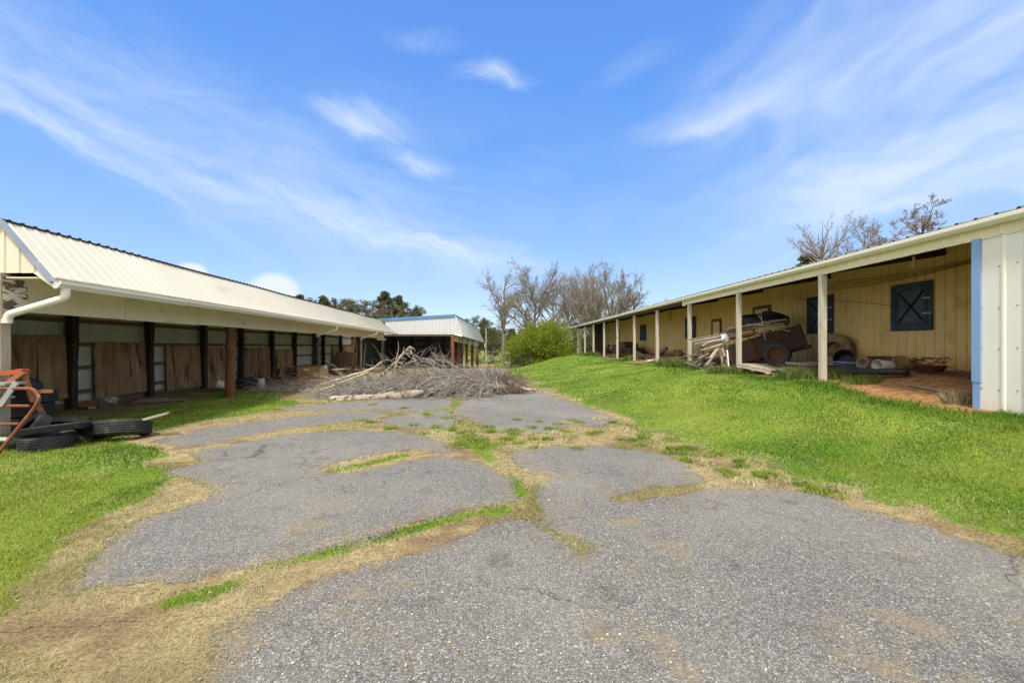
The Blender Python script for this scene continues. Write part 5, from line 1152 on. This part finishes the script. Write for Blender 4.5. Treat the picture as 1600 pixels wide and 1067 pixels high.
tree_kinds = {
 'tall': lambda: grow_tree(11, 17.5, .34, [(14, .30, .97, 52, .46, .06, .10, 9, 6), (9, .2, .98, 40, .48, .03, .12, 7, 4), (8, .15, 1, 38, .52, .02, .14, 5, 3), (5, .2, 1, 38, .55, 0, .15, 4, 3)], trunk_frac=.86),
 'spread': lambda: grow_tree(23, 17.5, .42, [(16, .22, .98, 56, .86, .06, .09, 10, 6), (10, .22, .98, 40, .46, .03, .11, 7, 4), (9, .15, 1, 40, .5, .02, .13, 5, 3), (5, .2, 1, 40, .52, 0, .15, 4, 3)], trunk_frac=.66),
 'dense': lambda: grow_tree(31, 17.5, .45, [(20, .12, .98, 48, 1.05, .07, .07, 10, 6), (12, .25, .98, 32, .42, .04, .09, 7, 4), (9, .15, 1, 36, .45, .03, .12, 5, 3), (5, .2, 1, 38, .5, 0, .14, 4, 3)], trunk_frac=.58),
 'thin': lambda: grow_tree(47, 12., .22, [(14, .25, .98, 50, .8, .07, .10, 9, 5), (8, .2, .98, 36, .45, .04, .13, 6, 4), (7, .2, 1, 36, .5, .02, .15, 5, 3)], trunk_frac=.62),
 'fan': lambda: grow_tree(61, 12., .20, [(15, .78, .98, 46, .50, .05, .07, 10, 6), (6, .2, .95, 30, .42, .05, .10, 7, 4), (6, .3, 1, 34, .45, .02, .14, 5, 3)], trunk_frac=.68),
 'crook': lambda: grow_tree(67, 12., .26, [(9, .84, .98, 46, .34, .03, .16, 9, 6), (7, .25, .98, 44, .45, .02, .2, 7, 4), (9, .2, 1, 40, .5, .01, .16, 5, 3), (5, .2, 1, 42, .6, 0, .16, 4, 3)], trunk_frac=.80),
 'oak': lambda: grow_tree(53, 12., .26, [(9, .45, .98, 55, .85, .05, .15, 9, 6), (8, .3, .98, 44, .42, .03, .2, 7, 4), (9, .2, 1, 42, .5, .01, .16, 5, 3), (6, .2, 1, 42, .55, 0, .16, 4, 3)], trunk_frac=.58),
}
def base(px_, Z): p = P(px_, 540, Z); return V(p.x, Z, terr(p.x, Z) - .1)
GTr = 'bare trees behind the bush'
def toptree(kind, px_, ytop, Z, label, group, rotz, Hn):
    b0 = base(px_, Z); H = zat(ytop, Z) - b0.z
    return bare_tree(kind, b0, label, group, rotz, H / Hn)
toptree('tall', 786, 414, 76, 'tall thin bare tree with its whole trunk in view beside the track', GTr, .4, 17.0)
toptree('spread', 835, 412, 84, 'wide bare tree just left of the bush top, behind the green bush', GTr, 1.2, 17.0)
toptree('dense', 952, 407, 76, 'densest round topped bare tree rising over the far end of the barn roof', GTr, .3, 17.0)
toptree('spread', 905, 414, 88, 'bare tree standing between the bush and the dense round topped tree', GTr, 3.4, 17.0)
toptree('dense', 915, 430, 96, 'farther bare tree showing through the gap above the end of the barn', GTr, 2.2, 17.0)
toptree('spread', 866, 430, 98, 'farther bare tree showing above the crest of the green bush', GTr, 5.0, 17.0)
toptree('thin', 1028, 460, 100, 'small far bare treetop above the barn roof, nearest the dense round tree', 'small far treetops over the barn roof', .5, 11.5)
toptree('thin', 1052, 456, 105, 'small far bare treetop above the barn roof, farthest right of the pair', 'small far treetops over the barn roof', 2.5, 11.5)
toptree('thin', 1015, 466, 110, 'lowest small far treetop peeping over the barn roof beside the dense tree', 'small far treetops over the barn roof', 4.5, 11.5)
GR = 'trees behind the barn'
toptree('fan', 1292, 352, 30, 'bare tree with upright fanned limbs over the barn roof, next to the small conifer', GR, .9, 9.7)
toptree('oak', 1350, 362, 34, 'low fine twigged bare tree over the barn roof between the fanned and the crooked tree', GR, 2.1, 9.6)
toptree('oak', 1385, 346, 31, 'second low fine twigged bare tree over the barn roof beside the crooked one', GR, 4.0, 9.8)
toptree('thin', 1330, 366, 33, 'lowest thin bare treetop just right of the fanned tree over the barn roof', GR, 1.4, 10.5)
toptree('crook', 1436, 318, 27, 'crooked bare tree over the barn roof, the one nearest the white wall', GR, .2, 11.2)
# leafy crowns from many small leaf faces
def leaf_cloud(seed, clumps, n, size, squash=.7, elong=1.6):
    r = np.random.default_rng(seed); c = np.array([q[:3] for q in clumps]); rad = np.array([q[3] for q in clumps]); w_ = rad ** 2; k = r.choice(len(c), n, p=w_ / w_.sum())
    dv = r.normal(0, 1, (n, 3)); dv /= np.linalg.norm(dv, axis=1, keepdims=True); rr = rad[k] * r.random(n) ** .45
    p = c[k] + dv * rr[:, None] * np.array([1, 1, squash])
    a = r.normal(0, 1, (n, 3)); a /= np.linalg.norm(a, axis=1, keepdims=True); b_ = np.cross(a, r.normal(0, 1, (n, 3))); b_ /= np.linalg.norm(b_, axis=1, keepdims=True)
    s = size * r.uniform(.6, 1.4, (n, 1)); v = np.stack([p - a * s * elong, p - b_ * s * .6, p + a * s * elong, p + b_ * s * .6], 1).reshape(-1, 3)
    col = np.repeat(np.clip(.55 * r.random(n) + .45 * r.random(len(c))[k], 0, 1), 4); return v, np.arange(n * 4).reshape(-1, 4), np.stack([col] * 3 + [np.ones_like(col)], -1)
def pine(seed, H):
    r = random.Random(seed); cl = []
    n = 95
    for k in range(n):
        f = .32 + .68 * k / n; rr = (1 - f) ** .7 * H * .34 + .3; a = r.uniform(0, 6.28); q = rr * r.uniform(.3, 1.); cl.append((q * math.cos(a), q * math.sin(a), f * H, H * .045 * r.uniform(.6, 1.6)))
    cl.append((0, 0, H * .985, H * .02))
    return leaf_cloud(seed, cl, 6500, H * .0095, .5, 2.2)
def roundtree(seed, H):
    r = random.Random(seed); cl = []
    for k in range(120):
        f = r.uniform(.2, 1); rr = H * .42 * math.sqrt(max(.05, 1 - (2 * f - 1.15) ** 2)); a = r.uniform(0, 6.28); q = rr * r.uniform(.2, 1); cl.append((q * math.cos(a), q * math.sin(a), f * H * .93, H * .05 * r.uniform(.5, 1.6)))
    return leaf_cloud(seed, cl, 7000, H * .0095, .8, 1.5)
LEAFY = {}
def leafy(kind, seed, loc, H, label, group, rotz, name, mat, cat='tree'):
    key = (kind, seed, mat.name)
    if key in LEAFY: o = copy_tree(LEAFY[key])
    else:
        o = empty(name, (0, 0, 0), label, cat, group); v, f, c = (pine if kind == 'pine' else roundtree)(seed, 12.)
        np_obj('crown', v, f, mat, parent=o, col=c)
        tk = np.zeros((1, 8, 3)); tk[0, :, 2] = np.linspace(0, 11.4, 8); tk[0, :, 0] = np.random.default_rng(seed).normal(0, .06, 8); vv_, ff_ = sweep(tk, .19 * np.linspace(1, .15, 8)[None], 7)
        lim = np.random.default_rng(seed); B = 26; p0_ = np.zeros((B, 3)); p0_[:, 2] = lim.uniform(3, 11, B); an = lim.uniform(0, 6.28, B); dd = np.stack([np.cos(an), np.sin(an), np.full(B, .35)], -1); lp = polyl(p0_, dd, (12.5 - p0_[:, 2]) * .30, 5, .1, .02, lim); v2_, f2_ = sweep(lp, np.linspace(.05, .015, 5)[None].repeat(B, 0), 4)
        vv_, ff_ = join_np([(vv_, ff_), (v2_, f2_)]); np_obj('trunk', vv_, ff_, m_bark, parent=o); LEAFY[key] = o
    o.location = loc; o.rotation_euler = (0, 0, rotz); k = H / 12.; o.scale = (k, k, k); o.name = name
    o['label'] = label; o['group'] = group
    return o
GL = 'trees over the left shed roof'
W_ = [(452, 464, 'pine', 1, 122, 'small dark pine at the left end of the row over the shed roof'), (468, 462, 'pine', 2, 124, 'second dark pine from the left end of the row over the shed roof'), (486, 461, 'round', 4, 120, 'rounded dark evergreen third in the row over the shed roof'),
 (506, 463, 'pine', 1, 118, 'dark pine just left of the first olive treetop over the shed roof'), (524, 462, 'round', 5, 120, 'first olive brown treetop over the shed roof'), (542, 466, 'round', 6, 124, 'olive brown treetop left of the middle gap in the row'), (566, 464, 'round', 5, 118, 'broad olive brown treetop right of the middle gap in the row'),
 (584, 468, 'round', 6, 122, 'olive brown treetop just left of the tallest pine'), (602, 457, 'pine', 2, 120, 'tallest pine with a thin pointed top over the shed roofs'), (622, 463, 'pine', 3, 122, 'pointed pine right of the tallest one'), (637, 472, 'round', 4, 124, 'dark evergreen sloping down right of the pointed pine'), (650, 482, 'pine', 1, 126, 'low dark pine at the right end of the row above the blue roof edge'), (612, 474, 'round', 5, 116, 'olive treetop low in front of the tallest pine')]
for k, (x_, y_, kd, sd, Z, lab) in enumerate(W_):
    b0 = base(x_, Z); H = zat(y_, Z) - b0.z
    leafy(kd, sd, b0, H, lab, GL, k * 1.3, 'pine_tree' if kd == 'pine' else 'leafy_tree', m_needle if kd == 'pine' or sd == 4 else m_wood)
GM = 'woodland trees beyond the track'
C_ = [(744, 492, 'round', 4, 92, 'dark evergreen just right of the grey shed roof corner'), (757, 500, 'pine', 3, 100, 'dark pine right behind the pale utility pole'), (772, 506, 'round', 5, 104, 'olive tree between the pole and the tall bare tree'), (800, 514, 'pine', 2, 112, 'dark pine in the dip just right of the tall bare trunk'), (815, 512, 'round', 4, 118, 'dark evergreen above the distant small house'),
 (830, 507, 'pine', 1, 124, 'dark pine just left of the green bush'), (846, 500, 'round', 5, 124, 'olive tree showing over the left shoulder of the bush'), (862, 499, 'pine', 3, 128, 'dark pine showing over the middle of the bush'), (785, 512, 'round', 6, 120, 'olive tree right behind the tall bare trunk'), (880, 500, 'round', 4, 130, 'dark evergreen between the bush and the far end of the barn'), (900, 505, 'pine', 2, 120, 'dark pine seen through the far end of the porch'), (920, 505, 'round', 6, 125, 'olive tree seen behind the far porch posts')]
for k, (x_, y_, kd, sd, Z, lab) in enumerate(C_):
    b0 = base(x_, Z); H = zat(y_, Z) - b0.z
    leafy(kd, sd, b0, H, lab, GM, k * 1.7 + .5, 'pine_tree' if kd == 'pine' else 'leafy_tree', m_needle if kd == 'pine' or sd == 4 else m_wood)
b0 = base(1262, 33); leafy('pine', 3, b0, zat(399, 33) - b0.z, 'small conifer over the barn roof left of the fanned bare tree', GR, .3, 'pine_tree', m_needle)
GS = 'spring shrubs beyond the track'
for k, (x_, y_, Z, lab) in enumerate([(748, 548, 66, 'yellow green shrub beside the grey shed corner'), (766, 552, 72, 'yellow green shrub left of the tall bare trunk'), (736, 540, 84, 'taller yellow green shrub behind the grey shed'), (803, 559, 62, 'small yellow green shrub behind the fence post'), (826, 556, 70, 'yellow green shrub behind the fence rails')]):
    b0 = base(x_, Z); leafy('round', 7, b0, max(1.2, zat(y_, Z) - b0.z), lab, GS, k * 2.1, 'shrub', m_spring, 'shrub')
# ---- the big bush
bx, by = 848., 45.; bc = base(834, 45); bush = empty('green_bush', bc, 'big feathery yellow green bush at the end of the lawn', 'bush')
r_ = np.random.default_rng(3); B = 260
an = r_.uniform(0, 2 * np.pi, B); el = np.radians(r_.uniform(14, 88, B)); dv = np.stack([np.cos(an) * np.cos(el), np.sin(an) * np.cos(el), np.sin(el)], -1)
root = np.stack([r_.normal(0, .9, B), r_.normal(0, .7, B), np.zeros(B)], -1); root[:, 2] = [terr(bc.x + a, by + b_) - bc.z for a, b_ in root[:, :2]]
root[:, 0] += .5
Ls = (3.1 + 1.3 * np.sin(el)) * r_.uniform(.7, 1.08, B) * (1 + .1 * np.cos(an))
Ls *= .87
stp = polyl(root + np.array(bc), dv, Ls, 9, .07, -.015, r_); v1, f1 = sweep(stp, .022 * np.linspace(1, .3, 9)[None].repeat(B, 0), 4); np_obj('stems', v1, f1, m_bark, parent=bush)
n = 62000
si = r_.integers(0, B, n); tt = r_.random(n) ** .55 * .75 + .25; fi = tt * 8; i0 = np.clip(fi.astype(int), 0, 7); fr = (fi - i0)[:, None]
pp_ = stp[si, i0] * (1 - fr) + stp[si, i0 + 1] * fr; dd = stp[si, i0 + 1] - stp[si, i0]; dd /= np.linalg.norm(dd, axis=1, keepdims=True)
pp_ = pp_ + r_.normal(0, .24, (n, 3)); a = dd + r_.normal(0, .45, (n, 3)); a /= np.linalg.norm(a, axis=1, keepdims=True); b_ = np.cross(a, r_.normal(0, 1, (n, 3))); b_ /= np.linalg.norm(b_, axis=1, keepdims=True)
s = r_.uniform(.05, .11, (n, 1)); v = np.stack([pp_ - a * s * 1.3, pp_ - b_ * s * .32, pp_ + a * s * 1.3, pp_ + b_ * s * .32], 1).reshape(-1, 3)
col = np.repeat(np.clip(.5 * r_.random(n) + .5 * r_.random(B)[si], 0, 1), 4); np_obj('foliage', v, np.arange(n * 4).reshape(-1, 4), m_bush, parent=bush, col=np.stack([col] * 3 + [np.ones_like(col)], -1))
# ---- fence, pole, house, boulder
fen = empty('rail_fence', G(799, 576), 'short dark wooden rail fence running into the bush', 'fence')
fp = [(799, 40.2), (813, 41.0), (828, 42)]
tops = []
for x_, Z in fp:
    b0 = base(x_, Z); b = MB(); b.beam(b0, b0 + V(0, 0, 1.25), .15, .15, up=(0, 1, 0), jit=.01); b.build('post', m_darkpost, fen); tops.append(b0)
for h in (.45, .95):
    b = MB(); b.beam(tops[0] + V(0, 0, h), tops[2] + V(0, .02, h + .1), .05, .14, seg=3, jit=.01); b.build('rail', m_darkpost, fen)
pole = empty('utility_pole', base(759, 58), 'thin pale utility pole beside the grey shed', 'pole')
b0 = base(759.3, 58); b = MB(); b.tube([b0, b0 + V(.02, 0, 3), b0 + V(-.0, 0, zat(512, 58) - b0.z)], [.10, .09, .07], 8); b.build('shaft', m_paleplank, pole, smooth=True)
b = MB(); b.box(V(b0.x - .12, 57.9, zat(540, 58)), (.22, .16, .5)); b.build('meter_box', m_galv, pole)
hs = empty('small_house', base(795, 118), 'distant small house with a faded red roof past the bare trunk', 'house')
b0 = base(796, 118); hz = zat(553, 118); b = MB(); b.box((b0.x + .4, 118, (b0.z + hz) / 2), (3.4, 3, hz - b0.z)); b.build('wall', m_cream, hs)
b = MB(); b.add([V(b0.x - 1.6, 116.2, hz - .1), V(b0.x + 2.4, 116.2, hz - .1), V(b0.x + 2.4, 118, hz + 1.2), V(b0.x - 1.6, 118, hz + 1.2), V(b0.x - 1.6, 119.8, hz - .1), V(b0.x + 2.4, 119.8, hz - .1)], [(0, 1, 2, 3), (3, 2, 5, 4), (0, 3, 4), (1, 5, 2)]); b.build('roof', m_redtile, hs)
b = MB(); b.box((b0.x + .2, 116.46, hz - .9), (2.4, .06, 1.4)); b.build('porch_opening_shade', m_dark, hs)  # flat black panel on the wall, painted as the porch's shade
g = base(793, 50); blob_mb(g + V(0, 0, .4), .42, .5, .45, amp=.4, seed=3).thing('boulder', m_stone, 'pale boulder in the grass beside the fence post', 'boulder')
# far wooded hill beyond everything
hv = []; n = 90
r_ = np.random.default_rng(9)
cl = []
for k in range(420):
    x_ = r_.uniform(-170, 190); y_ = r_.uniform(165, 260); cl.append((x_, y_, terr(x_, y_) + r_.uniform(1, 7), r_.uniform(2.5, 5)))
v, f, c = leaf_cloud(9, cl, 42000, .65, .9, 1.4)
o = np_obj('far_woods', v, f, m_wood, loc=(0, 210, 0), col=c); tag(o, 'distant wooded slope closing the view beyond the track', 'woods', kind='stuff')
# ---- weeds along the porch edge and by the shed
WEEDS = [(1242, 592, .42, 'dense grass clump in front of the broken pallet'), (1300, 592, .28, 'low weeds at the foot of the nearest porch post'), (1130, 583, .30, 'weeds left of the second porch post'), (1168, 582, .34, 'weeds right of the second porch post'), (1185, 583, .22, 'short weeds nearest the broken pallet'), (1060, 574, .42, 'tall weeds left of the third porch post'), (1045, 572, .4, 'tall weeds on the bank by the white pipe'), (1345, 598, .22, 'weeds before the thick black pipe'), (1498, 630, .3, 'dry weeds at the foot of the blue trim'),
 (990, 562, .32, 'weeds at the far porch before the dresser'), (965, 559, .3, 'weeds at the far porch by the scrap'), (925, 556, .4, 'weeds at the far end of the porch'), (28, 700, .26, 'leafy weeds under the red gate leg'), (116, 692, .16, 'leafy weeds between the tyre heap and the single tyre'), (95, 660, .14, 'dry weeds behind the tyre heap')]
for k, (x_, y_, h_, lab) in enumerate(WEEDS):
    g = G(x_, y_); n = 620; r_ = np.random.default_rng(100 + k); Rr = .35 + .012 * g.y * (1 if g.y > 9 else .5)
    if g.y < 9: Rr = .28
    q_ = Rr * np.sqrt(r_.random(n)) * .95; an_ = r_.uniform(0, 6.283, n); x = g.x + q_ * np.cos(an_); y = g.y + q_ * np.sin(an_) * .8; d2 = np.hypot(x - g.x, y - g.y) / Rr
    global_rng, rng = rng, r_
    o = blades('weed_clump', x, y, h_ * r_.uniform(.5, 1.15, n) * np.clip(1.15 - .5 * d2, .3, 1), np.full(n, max(.008, .0012 * g.y)), r_.uniform(.2, 1.1, n), m_weed if 'dry' not in lab else m_straw, np.clip(r_.random(n) * .8, 0, 1)); rng = global_rng
    o.data.transform(Matrix.Translation(-g)); o.location = g; tag(o, lab, 'weeds', 'weed clumps')
# tufts in the pavement cracks
TU = [(662, 678), (768, 676), (830, 670), (858, 672), (905, 662), (945, 655), (958, 662), (978, 665), (1046, 690), (1075, 722), (1100, 726), (1130, 738), (1148, 745), (1196, 744), (1215, 750), (1165, 756), (700, 655), (735, 690), (720, 660), (790, 688), (1014, 697), (885, 676), (935, 676), (990, 690)]
rt = random.Random(12)
TU += [(rt.uniform(705, 975), rt.uniform(656, 704)) for _ in range(42)] + [(1000 + 300 * f + rt.uniform(-12, 12), 690 + 82 * f + rt.uniform(-12, 6)) for f in [rt.random() for _ in range(24)]] + [(rt.uniform(560, 720), rt.uniform(628, 690)) for _ in range(14)]
for k, (x_, y_) in enumerate(TU):
    g = G(x_, y_); n = 120; r_ = np.random.default_rng(300 + k); Rr = r_.uniform(.08, .17)
    q_ = Rr * np.sqrt(r_.random(n)); an_ = r_.uniform(0, 6.283, n); x = g.x + q_ * np.cos(an_); y = g.y + q_ * np.sin(an_); global_rng, rng = rng, r_
    o = blades('grass_tuft', x, y, r_.uniform(.03, .10, n), np.full(n, .008), r_.uniform(.5, 1.8, n), m_grass if k % 5 else m_straw, np.clip(.15 + .5 * ((k * 37) % 10) / 10 + r_.random(n) * .5, 0, 1)); rng = global_rng
    o.data.transform(Matrix.Translation(-g)); o.location = g; tag(o, 'small grass tuft growing through a crack in the driveway', 'grass tuft', 'grass tufts in the driveway cracks')
